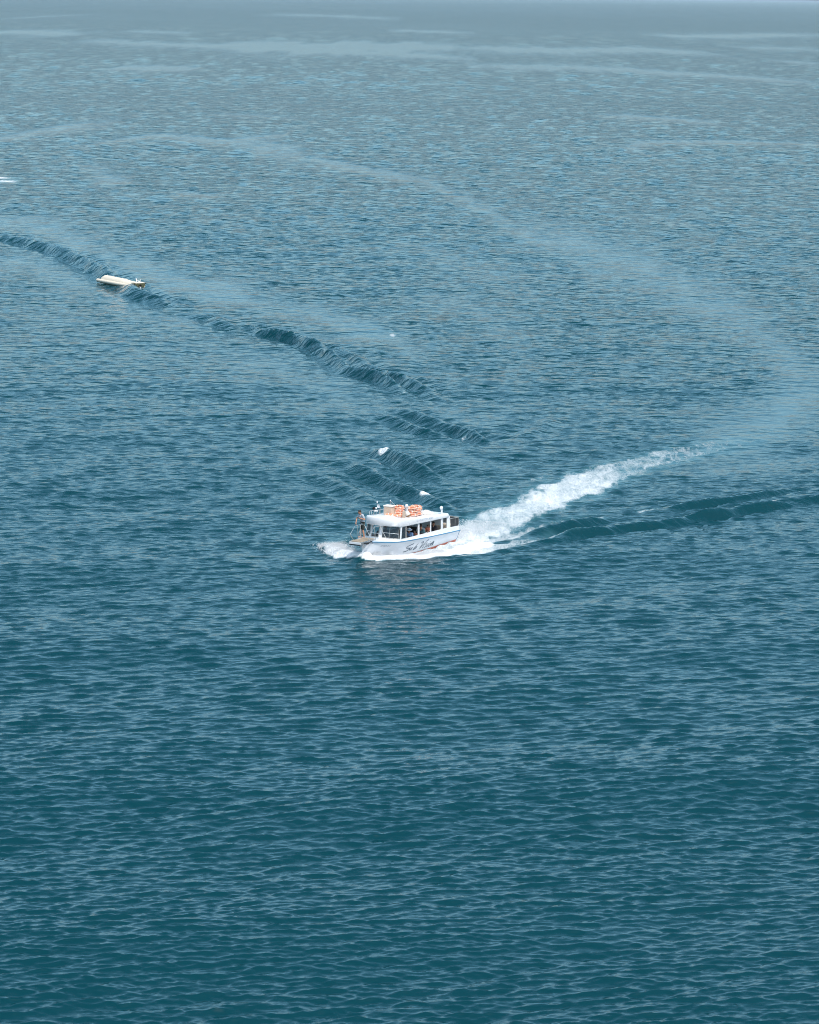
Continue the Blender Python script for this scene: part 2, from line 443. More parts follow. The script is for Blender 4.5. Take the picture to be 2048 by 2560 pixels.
        foam = np.maximum(foam, s * (1 - sstep(0.5, 1.4, q)))
    # a streak of white water from a boat beyond the left edge
    for x, y_, rx, ry in ((-72.9, 560.0, 3.0, 4.0), (-71.0, 551.0, 3.2, 3.0)):
        foam = np.maximum(foam, 1.1 * np.exp(-(((X - x) / rx) ** 2 + ((Y - y_) / ry) ** 2)))
    # bow wave: a raised white lip along both sides of the hull
    wv = np.interp
    prt = [(5.75, 0.20), (5.35, 0.62), (4.7, 1.18), (3.9, 1.75), (2.9, 2.25), (1.9, 2.55), (0.6, 2.75), (-0.5, 2.75), (-3.6, 2.7)]
    stb = [(5.75, -0.20), (5.5, -0.9), (5.0, -1.8), (4.2, -2.8), (3.0, -3.9), (1.6, -5.0)]
    d, sg, t = seg_dist(bx, by, prt)
    out_w = wv(t, [0, 0.25, 0.6, 1], [0.40, 0.62, 0.95, 1.0])
    e = d / out_w + (nz - 0.5) * 0.45 + (nz3 - 0.5) * 0.3
    hullside = (by > 0) & (bx < 6.0) & (bx > -5.0)
    foam = np.maximum(foam, 1.2 * (1 - sstep(0.75, 1.2, e)))
    d2, _, t2 = seg_dist(bx, by, [(5.7, 0.1), (5.0, 0.5), (3.9, 1.0), (2, 1.4), (-3.6, 1.5)])
    foam = np.maximum(foam, hullside * np.interp(t2, [0, 0.5, 0.8, 1], [1.3, 1.25, 0.92, 0.80]) * (1 - sstep(0.6, 1.3, d2)))
    Zs += wv(t, [0, 0.2, 0.5, 1], [0.36, 0.28, 0.08, 0.03]) * np.exp(-(d / wv(t, [0, 1], [0.40, 0.85])) ** 2) * (by > -0.3) * (0.7 + 0.6 * nz)
    d, sg, t = seg_dist(bx, by, stb)
    out_w = wv(t, [0, 0.3, 1], [0.40, 0.85, 0.45])
    e = d / out_w + (nz - 0.5) * 0.45 + (nz3 - 0.5) * 0.3
    foam = np.maximum(foam, wv(t, [0, 0.7, 1], [1.2, 1.15, 0.35]) * (1 - sstep(0.7, 1.2, e)))
    d3, _, t3 = seg_dist(bx, by, [(4.4, -1.6), (3.2, -2.9), (1.4, -4.2), (-0.5, -5.4)])
    foam = np.maximum(foam, 0.62 * (1 - 0.6 * t3) * (1 - sstep(0.4, 1.3, d3)))
    Zs += wv(t, [0, 0.3, 0.7, 1], [0.42, 0.58, 0.36, 0.08]) * np.exp(-(d / 0.62) ** 2) * (by < 0.3) * (0.7 + 0.6 * nz)
    aer = np.maximum(aer, 0.5 * np.clip(foam, 0, 1))
    # long crests of the wake
    wake_near = np.zeros_like(X)
    for pts, amp, w in CRESTS:
        P = np.array(pts)
        m = 5 * w + 3
        r = np.where((ys > P[:, 1].min() - m) & (ys < P[:, 1].max() + m))[0]
        r = slice(r[0], r[-1] + 1)
        xx, yy = X[r], Y[r]
        wob = (vnoise(xx * 0.35 + 5, yy * 0.16, 50) - 0.5) * 0.9 * w + (vnoise(xx * 0.9 + 5, yy * 0.4, 52) - 0.5) * 0.35 * w
        d, sg, t = seg_dist(xx, yy, pts)
        s = d * sg + wob
        end = sstep(0, 0.3, t) * sstep(0, 0.3, 1 - t)
        br = 0.7 + 0.6 * vnoise(xx * 0.3, yy * 0.15, 51)
        g = np.exp(-(d / (1.7 * w)) ** 2)
        prof = np.cos(np.clip(s / w, -6, 6) * 1.9)
        Zs[r] += 1.55 * amp * end * br * prof * g
        wake_near[r] = np.maximum(wake_near[r], end * min(1, amp / 0.2) * np.exp(-(d / (1.1 * w)) ** 2))
    # put it together
    keep = (1 - 0.86 * np.clip(calm, 0, 1)) * (1 - 0.5 * wake_near)
    hx = np.zeros_like(X); hy = np.zeros_like(X); hz = np.zeros_like(X)
    near_rows = ys < 6000
    rr = slice(np.where(ys >= 70)[0][0], np.where(near_rows)[0][-1] + 1)
    x_, y_ = X[rr], Y[rr]
    wob = vnoise(x_ * 0.05, y_ * 0.05, 61)
    for patch, ang, sc, w, k, sq in ((A, 0.0, 1.0, wa, 0.6, 1), (A, 0.5, 0.73, wa * 0.7, 0.6, 1),
                                 (A1, 0.1, 1.0, w1, 0.9, 1), (A1, -0.5, 0.77, w1 * 0.7, 0.9, 1), (A2, 0.05, 1.0, w2, 0.95, 1.5), (A2, -0.4, 0.81, w2 * 0.7, 0.95, 1.5),
                                 (A3, 0.0, 1.0, w3, 0.95, 2.2), (A3, 0.3, 0.83, w3 * 0.7, 0.95, 2.2), (A4, 0.0, 1.0, w4, 0.95, 3.5), (A4, 0.25, 0.87, w4 * 0.7, 0.95, 3.5), (A5, 0.0, 1.0, w5, 0.95, 6),
                                 (B, 0.0, 1.0, wb, 0.85, 1), (B2, 0.17, 1.13, wb, 0.85, 1), (B, -0.21, 0.83, wb * 0.5, 0.85, 1),
                                 (C, 0.1, 1.0, wc, 1.0, 1), (C2, -0.2, 1.17, wc, 1.0, 1)):
        h, px, py = sample(patch, x_ * sq, y_, ang, sc)
        ww = w[rr] * (1 - k * (1 - keep[rr]))
        hz[rr] += h * ww; hx[rr] += px * ww * 0.9 / sq; hy[rr] += py * ww * 0.9
    # no water inside the boat
    hull = (np.abs(by) < 0.95 * np.clip((5.6 - bx) / 2.6, 0, 1) ** 0.7) & (bx > -3.55) & (bx < 5.6)
    Zt = hz + Zs
    Zt = np.where(hull, np.minimum(Zt, -0.15), Zt)
    fx, fy = (X + 32.95) * 0.5494 - (Y - 360.25) * 0.8355, (X + 32.95) * 0.8355 + (Y - 360.25) * 0.5494
    under = (1 - sstep(4.0, 5.6, np.abs(fx))) * (1 - sstep(0.7, 2.2, np.abs(fy)))
    Zt = Zt * (1 - 0.9 * under)
    co = np.stack([X + hx, Y + hy, Zt], -1).reshape(-1, 3)
    nr, ncol = X.shape
    i = np.arange(nr - 1)[:, None] * ncol + np.arange(ncol - 1)[None, :]
    quads = np.stack([i, i + 1, i + ncol + 1, i + ncol], -1).reshape(-1, 4)
    me = np_mesh('sea', co, quads)
    for nm, a in (('foam', foam), ('calm', calm), ('lod_a', 1 - wa), ('lod_b', 1 - wb), ('lod_c', 1 - wc), ('aerated', np.clip(aer, 0, 1))):
        at = me.attributes.new(nm, 'FLOAT', 'POINT')
        at.data.foreach_set('value', np.ascontiguousarray(a, np.float32).ravel())
    me.materials.append(sea_material())
    o = bpy.data.objects.new('sea', me)
    COL.objects.link(o)
    tag(o, 'teal sea surface with wind ripples, slicks and white wake', 'sea', kind='structure')
    print('sea', nr, ncol, len(quads))
    return o

SLOPE_A, SLOPE_B, SLOPE_C = 0.026, 0.15, 0.17
build_sea()
# ------------------------------------------------------------------ mesh building
class MB:
    def __init__(self): self.v, self.f = [], []
    def add(self, vs, fs):
        k = len(self.v)
        self.v += [tuple(p) for p in vs]
        self.f += [tuple(i + k for i in f) for f in fs]
        return self
    def box(self, c, s, rot=None):
        M = rot if rot is not None else Matrix.Identity(3)
        vs = [Vector(c) + M @ Vector((sx * s[0] / 2, sy * s[1] / 2, sz * s[2] / 2)) for sx in (-1, 1) for sy in (-1, 1) for sz in (-1, 1)]
        return self.add(vs, [(0, 1, 3, 2), (4, 6, 7, 5), (0, 4, 5, 1), (2, 3, 7, 6), (0, 2, 6, 4), (1, 5, 7, 3)])
    def slab(self, quad, th):
        """a flat quad given thickness (inwards)"""
        q = [Vector(p) for p in quad]
        n = (q[1] - q[0]).cross(q[3] - q[0]).normalized() * th
        return self.add(q + [p - n for p in q], [(0, 1, 2, 3), (7, 6, 5, 4), (0, 4, 5, 1), (1, 5, 6, 2), (2, 6, 7, 3), (3, 7, 4, 0)])
    def tube(self, pts, r, n=8, closed=False, caps=True):
        P = [Vector(p) for p in pts]
        m = len(P)
        rs = r if isinstance(r, (list, tuple)) else [r] * m
        rings = []
        prev = None
        for i in range(m):
            if closed: t = P[(i + 1) % m] - P[i - 1]
            else: t = P[min(i + 1, m - 1)] - P[max(i - 1, 0)]
            t.normalize()
            if prev is None:
                a = Vector((0, 0, 1)) if abs(t.z) < 0.9 else Vector((1, 0, 0))
                u = t.cross(a).normalized()
            else:
                u = (prev - t * prev.dot(t)).normalized()
            prev = u
            w = t.cross(u)
            rings.append([P[i] + (u * math.cos(2 * math.pi * k / n) + w * math.sin(2 * math.pi * k / n)) * rs[i] for k in range(n)])
        fs = []
        for i in range(m if closed else m - 1):
            j = (i + 1) % m
            fs += [(i * n + k, i * n + (k + 1) % n, j * n + (k + 1) % n, j * n + k) for k in range(n)]
        if not closed and caps:
            fs += [tuple(range(n - 1, -1, -1)), tuple(range((m - 1) * n, m * n))]
        return self.add([p for ring in rings for p in ring], fs)
    def ball(self, c, r, nu=14, nv=9):
        r = Vector(r) if hasattr(r, '__len__') else Vector((r, r, r))
        c = Vector(c)
        vs = [c + Vector((0, 0, r.z))]
        for i in range(1, nv):
            a = math.pi * i / nv
            vs += [c + Vector((r.x * math.sin(a) * math.cos(2 * math.pi * k / nu), r.y * math.sin(a) * math.sin(2 * math.pi * k / nu), r.z * math.cos(a))) for k in range(nu)]
        vs.append(c - Vector((0, 0, r.z)))
        fs = [(0, 1 + k, 1 + (k + 1) % nu) for k in range(nu)]
        for i in range(nv - 2):
            a, b = 1 + i * nu, 1 + (i + 1) * nu
            fs += [(a + k, b + k, b + (k + 1) % nu, a + (k + 1) % nu) for k in range(nu)]
        l = 1 + (nv - 2) * nu
        fs += [(l + k, len(vs) - 1, l + (k + 1) % nu) for k in range(nu)]
        return self.add(vs, fs)
    def loft(self, rings, closed=True, caps=False):
        n = len(rings[0])
        fs = []
        for i in range(len(rings) - 1):
            for k in range(n if closed else n - 1):
                fs.append((i * n + k, i * n + (k + 1) % n, (i + 1) * n + (k + 1) % n, (i + 1) * n + k))
        if caps: fs += [tuple(range(n - 1, -1, -1)), tuple(range((len(rings) - 1) * n, len(rings) * n))]
        return self.add([p for r in rings for p in r], fs)
    def lathe(self, prof, c=(0, 0, 0), n=18):
        c = Vector(c)
        rings = [[c + Vector((r * math.cos(2 * math.pi * k / n), r * math.sin(2 * math.pi * k / n), z)) for k in range(n)] for r, z in prof]
        return self.loft(rings, True, True)
    def build(self, name, m, parent=None, smooth=False, bevel=0.0):
        me = bpy.data.meshes.new(name)
        me.from_pydata([tuple(p) for p in self.v], [], self.f)
        bm = bmesh.new(); bm.from_mesh(me)
        bmesh.ops.recalc_face_normals(bm, faces=bm.faces)
        bm.to_mesh(me); bm.free()
        if smooth:
            for p in me.polygons: p.use_smooth = True
            try: me.set_sharp_from_angle(angle=R(50))
            except Exception: pass
        me.materials.append(m)
        o = bpy.data.objects.new(name, me)
        COL.objects.link(o)
        if parent: o.parent = parent
        if bevel:
            b = o.modifiers.new('bevel', 'BEVEL'); b.width = bevel; b.segments = 2; b.limit_method = 'ANGLE'
        return o

def empty(name, M):
    o = bpy.data.objects.new(name, None)
    COL.objects.link(o)
    o.matrix_world = M
    o.empty_display_size = 0.2
    return o

def copy_tree(o, parent=None):
    c = o.copy(); COL.objects.link(c)
    c.parent = parent
    for ch in [x for x in bpy.data.objects if x.parent == o and x.name != c.name]:
        copy_tree(ch, c)
    return c

# ------------------------------------------------------------------ palette
M = dict(
    gel=mat('white_gelcoat', (0.72, 0.735, 0.745), 0.28, 0.5, vary=0.03, vscale=1.3),
    hull=mat('hull_paint', (0.74, 0.76, 0.79), 0.30, 0.5, vary=0.05, vscale=1.1),
    deck=mat('non_skid_deck', (0.66, 0.64, 0.60), 0.8, 0.3, vary=0.10, vscale=5, bump=0.3, bscale=90),
    blue=mat('blue_rail', (0.055, 0.21, 0.36), 0.4, vary=0.10),
    letter=mat('slate_lettering', (0.035, 0.075, 0.12), 0.5, vary=0.15),
    pale_letter=mat('faded_lettering', (0.42, 0.47, 0.54), 0.6, vary=0.2, vscale=12),
    red=mat('red_antifouling', (0.62, 0.19, 0.13), 0.6, vary=0.18, vscale=3),
    steel=mat('stainless_tube', (0.62, 0.60, 0.57), 0.25, 0.5, metal=0.8, vary=0.05),
    wood=mat('weathered_teak', (0.33, 0.27, 0.20), 0.75, 0.3, vary=0.28, vscale=9, bump=0.2),
    glass=mat('tinted_glass', (0.035, 0.045, 0.055), 0.06, 0.6, vary=0.0, alpha=0.80),
    clear=mat('clear_glass', (0.10, 0.13, 0.15), 0.04, 0.6, vary=0.0, alpha=0.22),
    dark=mat('dark_interior', (0.022, 0.020, 0.020), 0.7, 0.3, vary=0.3),
    brown=mat('brown_bench', (0.075, 0.050, 0.036), 0.7, 0.3, vary=0.3),
    tan=mat('tan_bench', (0.52, 0.42, 0.31), 0.7, 0.3, vary=0.15),
    frame=mat('aluminium_frame', (0.48, 0.46, 0.43), 0.4, 0.5, metal=0.5, vary=0.1),
    black=mat('black_rubber', (0.018, 0.018, 0.020), 0.6, 0.3),
    orange=mat('orange_life_ring', (0.80, 0.30, 0.17), 0.55, 0.4, vary=0.14, vscale=3),
    rope=mat('white_rope', (0.72, 0.68, 0.62), 0.8, 0.2, vary=0.1),
    beige=mat('beige_box', (0.56, 0.44, 0.34), 0.6, 0.3, vary=0.10),
    mesh=mat('dark_mesh_panel', (0.05, 0.055, 0.058), 0.7, 0.2, vary=0.3, vscale=60, alpha=0.82),
    canvas=mat('white_canvas', (0.72, 0.69, 0.63), 0.9, 0.2, vary=0.08, bump=0.5, bscale=14),
    brass=mat('tarnished_brown', (0.22, 0.13, 0.07), 0.6, 0.4, vary=0.3, vscale=10),
    skin=mat('skin', (0.48, 0.235, 0.145), 0.55, 0.4, vary=0.08),
    skin2=mat('pale_skin', (0.58, 0.33, 0.23), 0.55, 0.4, vary=0.08),
    hair=mat('dark_hair', (0.022, 0.015, 0.011), 0.6, 0.4),
    grey_shirt=mat('grey_print_shirt', (0.46, 0.49, 0.53), 0.85, 0.2, vary=0.40, vscale=9),
    blue_shirt=mat('blue_shirt', (0.10, 0.19, 0.34), 0.85, 0.2, vary=0.15),
    dark_shirt=mat('black_shirt', (0.025, 0.025, 0.03), 0.85, 0.2),
    white_shirt=mat('white_shirt', (0.72, 0.74, 0.76), 0.85, 0.2),
    coral_shirt=mat('coral_shirt', (0.72, 0.24, 0.15), 0.85, 0.2),
    teal_shirt=mat('dark_teal_shirt', (0.05, 0.11, 0.13), 0.85, 0.2),
    shorts=mat('dark_green_shorts', (0.035, 0.042, 0.038), 0.85, 0.2),
    straw=mat('pale_hat', (0.70, 0.74, 0.78), 0.8, 0.2),
    cream=mat('cream_pvc', (0.74, 0.655, 0.52), 0.5, 0.45, vary=0.05, vscale=1.5),
    yellow=mat('shaded_yellow', (0.64, 0.49, 0.25), 0.55, 0.4, vary=0.30, vscale=5),  # shade on the inflatable's end and lower sides, painted as darker yellow
    foam=mat('spray_white', (0.82, 0.83, 0.84), 0.9, 0.2, vary=0.02),
)

# ------------------------------------------------------------------ the tour boat
BM = Matrix.Translation((BO[0], BO[1], 0.05)) @ Matrix.Rotation(R(240), 4, 'Z')
boat = empty('tour_boat', BM)
tag(boat, 'white glass-bottom tour boat with blue rub rail speeding through white spray', 'boat')

STERN, BOW = -3.62, 5.88
_xs = np.linspace(STERN, BOW, 96)
def _smooth(xp, fp, k=4):
    a = np.interp(_xs, xp, fp)
    pad = np.concatenate([2 * a[0] - a[k:0:-1], a, 2 * a[-1] - a[-2:-k - 2:-1]])
    return np.convolve(pad, np.ones(2 * k + 1) / (2 * k + 1), 'valid')
_yg = _smooth([STERN, 0, 3.4, 4.1, 4.63, 5.17, 5.62, BOW], [1.25, 1.31, 1.31, 1.27, 1.12, 0.80, 0.36, 0.0])
_zg = _smooth([STERN, 0, 2.2, 3.75, 4.63, 5.62, BOW], [0.67, 0.79, 0.89, 0.97, 1.05, 1.15, 1.18])
_yw = _smooth([STERN, 0, 2.5, 3.75, 4.63, 5.17, 5.5, BOW], [0.98, 1.04, 0.98, 0.72, 0.40, 0.17, 0.03, 0.0])
_yg[-1] = _yw[-1] = 0.0
_yg, _yw = np.maximum(_yg, 0), np.maximum(_yw, 0)
YG = lambda x: float(np.interp(x, _xs, _yg))
ZG = lambda x: float(np.interp(x, _xs, _zg))
YW = lambda x: float(np.interp(x, _xs, _yw))
def hull_y(x, z):
    g, w, h = YG(x), YW(x), ZG(x)
    if z >= 0: return w + (g - w) * (min(z, h) / h) ** 0.9
    return max(0.0, w * (1 - (-z / 0.62) ** 1.6))

hb = MB()
prof = [-0.55, -0.35, -0.15] + list(np.linspace(0, 1, 15))
rings = []
for x in _xs:
    h = ZG(x)
    zz = [z if z < 0 else z * h for z in prof]
    ring = [(x, hull_y(x, z), z) for z in zz[::-1]] + [(x, -hull_y(x, z), z) for z in zz]
    rings.append(ring)
hb.loft(rings, closed=False)
n_ = len(rings[0])
hb.f.append(tuple(range(n_)))
hull = hb.build('hull', M['hull'], boat, smooth=True)
hull['label'] = 'white flared hull, bluish in the shade'

for s in (1, -1):
    MB().tube([(x, s * (YG(x) + 0.012), ZG(x) - 0.02) for x in _xs[:-3]], 0.034, 8).build('rub_rail', M['blue'], boat, True)
    rr = []
    for x in np.linspace(STERN + 0.01, 2.2, 40):
        top = 0.0 - 0.022 * x
        rr.append([(x, s * (hull_y(x, z) + 0.008), z) for z in np.linspace(-0.3, top, 6)])
    MB().loft(rr, closed=False).build('boot_stripe', M['red'], boat, True)
    MB().tube([(STERN - 0.005, s * 1.25, 0.66), (STERN - 0.005, s * 1.12, 0.35), (STERN - 0.005, s * 1.02, 0.08)], 0.022, 6).build('corner_trim', M['blue'], boat, True)

# lettering on the port side of the hull, brush strokes
STROKES = {
'S': ([(1.945, 0.626), (2.009, 0.584), (2.24, 0.558), (2.502, 0.519), (2.632, 0.462), (2.58, 0.404), (2.365, 0.374), (2.281, 0.32), (2.361, 0.256), (2.524, 0.212), (2.688, 0.193), (2.836, 0.197)], 0.024),
'u': ([(2.151, 0.385), (2.231, 0.313), (2.245, 0.239), (2.13, 0.239), (2.018, 0.341), (1.969, 0.356), (2.047, 0.245), (2.029, 0.205), (1.964, 0.216)], 0.020),
'b': ([(1.378, 0.529), (1.573, 0.405), (1.733, 0.259), (1.797, 0.175), (1.667, 0.249), (1.471, 0.34), (1.42, 0.307), (1.501, 0.243), (1.665, 0.199), (1.797, 0.172)], 0.020),
'V': ([(1.06, 0.485), (0.978, 0.524), (0.829, 0.554), (0.771, 0.532), (0.84, 0.403), (0.936, 0.281), (1.015, 0.174), (0.933, 0.213), (0.639, 0.409), (0.377, 0.558), (0.177, 0.595)], 0.020),
'i': ([(0.455, 0.391), (0.602, 0.285), (0.664, 0.158), (0.597, 0.152)], 0.019),
'dot': ([(0.34, 0.452), (0.366, 0.432)], 0.017),
's': ([(0.237, 0.412), (0.336, 0.358), (0.351, 0.3), (0.299, 0.259), (0.363, 0.166), (0.495, 0.126)], 0.019),
'i2': ([(0.033, 0.34), (0.131, 0.252), (0.177, 0.149), (0.127, 0.146)], 0.019),
'dot2': ([(-0.11, 0.444), (-0.085, 0.424)], 0.017),
'o': ([(-0.187, 0.318), (-0.07, 0.292), (0.011, 0.201), (-0.025, 0.145), (-0.126, 0.148), (-0.224, 0.228), (-0.271, 0.311), (-0.187, 0.318)], 0.018),
'n': ([(-0.388, 0.349), (-0.291, 0.244), (-0.237, 0.146), (-0.324, 0.256), (-0.471, 0.389), (-0.505, 0.375), (-0.429, 0.148), (-0.51, 0.247), (-0.615, 0.352), (-0.544, 0.242), (-0.531, 0.156)], 0.019)}
def spline(pts, k=5):
    P = [np.array(p, float) for p in pts]
    out = []
    for i in range(len(P) - 1):
        a, b, c, d = P[max(i - 1, 0)], P[i], P[i + 1], P[min(i + 2, len(P) - 1)]
        for t in np.linspace(0, 1, k, endpoint=False):
            out.append(0.5 * (2 * b + (c - a) * t + (2 * a - 5 * b + 4 * c - d) * t ** 2 + (3 * b - a - 3 * c + d) * t ** 3))
    return out + [P[-1]]
def stroke(pts, w):
    q = spline(pts)
    L_, R_ = [], []
    for i, p in enumerate(q):
        t = q[min(i + 1, len(q) - 1)] - q[max(i - 1, 0)]
        t = t / (np.hypot(*t) + 1e-9)
        ww = w * (0.75 + 0.55 * abs(t[1] * 0.8 + t[0] * 0.6))
        nrm = np.array([-t[1], t[0]]) * ww * np.array([1.5, 1.0])
        for arr, s in ((L_, 1), (R_, -1)):
            x, z = p + s * nrm
            arr.append((x, hull_y(x, z) + 0.012, z))
    return MB().loft([L_, R_], closed=False)
words = {'Sub': 'Sub', 'Vision': ('V', 'i', 'dot', 's', 'i2', 'dot2', 'o', 'n')}
for word, keys in words.items():
    m = MB()
    for k in keys:
        st = stroke(*STROKES[k]); m.add(st.v, st.f)
    o = m.build('lettering', M['letter'], hull)
    o['label'] = 'slate brush lettering reading %s' % word

def text_mesh(body, size, shear=0.0):
    cu = bpy.data.curves.new('text', 'FONT')
    cu.body = body; cu.size = size; cu.shear = shear; cu.resolution_u = 3
    to = bpy.data.objects.new('text', cu)
    COL.objects.link(to)
    dg = bpy.context.evaluated_depsgraph_get()
    me = bpy.data.meshes.new_from_object(to.evaluated_get(dg))
    bpy.data.objects.remove(to); bpy.data.curves.remove(cu)
    return me
def place_text(name, me, fn, m, parent, label):
    for v in me.vertices: v.co = fn(v.co.x, v.co.y)
    me.materials.clear(); me.materials.append(m); me.name = name
    o = bpy.data.objects.new(name, me); COL.objects.link(o); o.parent = parent; o['label'] = label
    return o
rm = text_mesh('2\u00aa BA 2 2', 0.12, 0.3)
wx = max(v.co.x for v in rm.vertices)
def _reg(u, v):
    x, z = 5.02 - u / wx * 0.62, 0.80 + v - 0.05 * (u / wx)
    return (x, hull_y(x, z) + 0.010, z)
place_text('lettering', rm, _reg, M['letter'], hull, 'small slate registration number at the bow')

# foredeck, side decks, cabin floor, stern cockpit
d = MB()
rr = []
for x in [x for x in _xs if x > 3.0]:
    g = max(0.0, YG(x) - 0.01)
    rr.append([(x, g * k, ZG(x) - 0.01 + 0.06 * (1 - k * k) * min(1, g)) for k in np.linspace(1, -1, 9)])
d.loft(rr, closed=False).build('foredeck', M['gel'], boat, True)
for s in (1, -1):
    MB().loft([[(x, s * (YG(x) - 0.005), ZG(x) + 0.004), (x, s * 1.14, ZG(x) + 0.012)] for x in _xs if x < 3.4], closed=False).build('side_deck', M['gel'], boat)
MB().box((0.0, 0, 0.36), (6.6, 1.9, 0.06)).build('cabin_floor', M['brown'], boat)
MB().box((STERN + 0.06, 0, 0.84), (0.06, 2.44, 0.36)).build('transom_wall', M['gel'], boat, bevel=0.015)

SILL = lambda x: float(np.interp(x, [-3.6, -2.5, 3.5], [0.94, 0.99, 1.05]))
HEAD = lambda x: float(np.interp(x, [-2.4, 3.4], [1.66, 1.82]))
for s in (1, -1):
    ring = []
    for x in np.linspace(STERN + 0.02, 3.53, 24):
        z0 = ZG(x) - 0.06
        ring.append([(x, s * 1.225, z0), (x, s * 1.205, SILL(x)), (x, s * 1.15, SILL(x)), (x, s * 1.15, z0)])
    MB().loft(ring, True, True).build('side_wall', M['gel'], boat)
    for x, wd in ((1.30, 0.16), (-0.145, 0.09), (-1.50, 0.17), (-2.30, 0.36)):
        MB().loft([[(x - wd / 2 - dx, s * yy, z), (x + wd / 2 - dx, s * yy, z), (x + wd / 2 - dx, s * (yy - 0.05), z), (x - wd / 2 - dx, s * (yy - 0.05), z)]
                   for z, yy, dx in ((SILL(x) - 0.01, 1.195, 0), (HEAD(x), 1.170, 0.02))], True, True).build('window_post', M['gel'], boat, bevel=0.008)
    MB().loft([[(3.56 - k, s * (1.20 - 0.035 * i), z), (3.42 - k, s * (1.21 - 0.035 * i), z), (3.42 - k, s * (1.15 - 0.035 * i), z), (3.53 - k, s * (1.14 - 0.035 * i), z)]
               for i, (z, k) in enumerate(((ZG(3.5) - 0.04, 0), (HEAD(3.4) + 0.02, 0.15)))], True, True).build('corner_post', M['gel'], boat, bevel=0.01)
    # forward side window: tinted sliding pane in an aluminium frame
    wdw = MB()
    for a, b in (((3.40, 1.187, 1.05), (3.26, 1.160, 1.82)), ((2.74, 1.189, 1.04), (2.72, 1.162, 1.80)), ((2.86, 1.193, 1.04), (2.84, 1.166, 1.80)), ((3.40, 1.189, 1.06), (2.74, 1.189, 1.055)), ((3.27, 1.163, 1.77), (2.72, 1.163, 1.76))):
        wdw.tube([(a[0], s * a[1], a[2]), (b[0], s * b[1], b[2])], 0.019, 6)
    wo = wdw.build('side_window', M['frame'], boat)
    MB().add([(3.40, s * 1.185, 1.05), (2.79, s * 1.185, 1.045), (2.77, s * 1.160, 1.78), (3.27, s * 1.160, 1.80)], [(0, 1, 2, 3)]).build('pane', M['glass'], wo)
    MB().add([(-1.59, s * 1.175, 1.02), (-2.12, s * 1.175, 1.0), (-2.14, s * 1.155, 1.66), (-1.61, s * 1.155, 1.67)], [(0, 1, 2, 3)]).build('pane', M['clear'], boat)

# shallow V-shaped front with raked panes
APX0, APX1 = Vector((3.95, 0, 1.12)), Vector((3.72, 0, 1.90))
def front(s_, z_, side):
    c0, c1 = Vector((3.55, side * 1.19, 1.07)), Vector((3.40, side * 1.13, 1.82))
    b = APX0.lerp(c0, s_); t = APX1.lerp(c1, s_)
    return b.lerp(t, z_)
for side in (1, -1):
    w = MB()
    lo = [front(k, 0, side) for k in np.linspace(0, 1, 7)]
    w.loft([[p + Vector((0.014, 0.006 * side, 0)), Vector((p.x + 0.03, p.y + 0.02 * side, 0.92)), Vector((p.x - 0.06, p.y - 0.03 * side, 0.92)), p + Vector((-0.06, -0.03 * side, 0))] for p in lo], True, True)
    w.build('front_wall', M['gel'], boat, bevel=0.01)
    spans = [(0.13, 0.94, 'glass', 0.40, True)] if side == 1 else [(0.06, 0.58, 'clear', 0.30, False), (0.70, 0.95, 'glass', 0.40, False)]
    if side == -1:
        MB().slab([front(0.58, -0.02, side), front(0.70, -0.02, side), front(0.70, 1.02, side), front(0.58, 1.02, side)][::side], 0.06).build('windscreen_post', M['gel'], boat, bevel=0.008)
    for a, b, gm, mid, split in spans:
        fr = MB()
        c = [front(a, 0.03, side), front(b, 0.03, side), front(b, 0.96, side), front(a, 0.96, side)]
        off = Vector((0.016, 0.006 * side, 0))
        fr.tube([p + off for p in c], 0.020, 6, closed=True)
        ob = fr.build('windscreen', M['frame'], boat)
        MB().tube([front(a, mid, side) + off, front(b, mid, side) + off], 0.018, 6).build('muntin', M['gel'], ob)
        if split:
            m = (a + b) / 2 - 0.06
            MB().tube([front(m, 0.03, side) + off, front(m, 0.96, side) + off], 0.014, 6).build('muntin', M['frame'], ob)
            for q0, q1 in (((m + 0.03, 0.02), (m + 0.22, 0.36)), ((m + 0.20, 0.0), (m + 0.34, 0.30))):
                MB().tube([front(*q0, side) + off * 2, front(*q1, side) + off * 2], 0.010, 5).build('wiper', M['black'], ob)
        MB().add([tuple(p) for p in c], [(0, 1, 2, 3)]).build('pane', M[gm], ob)
MB().slab([front(0.12, -0.02, 1), front(0.12, 1.02, 1), front(0.05, 1.02, -1), front(0.05, -0.02, -1)], 0.05).build('apex_post', M['gel'], boat, bevel=0.01)

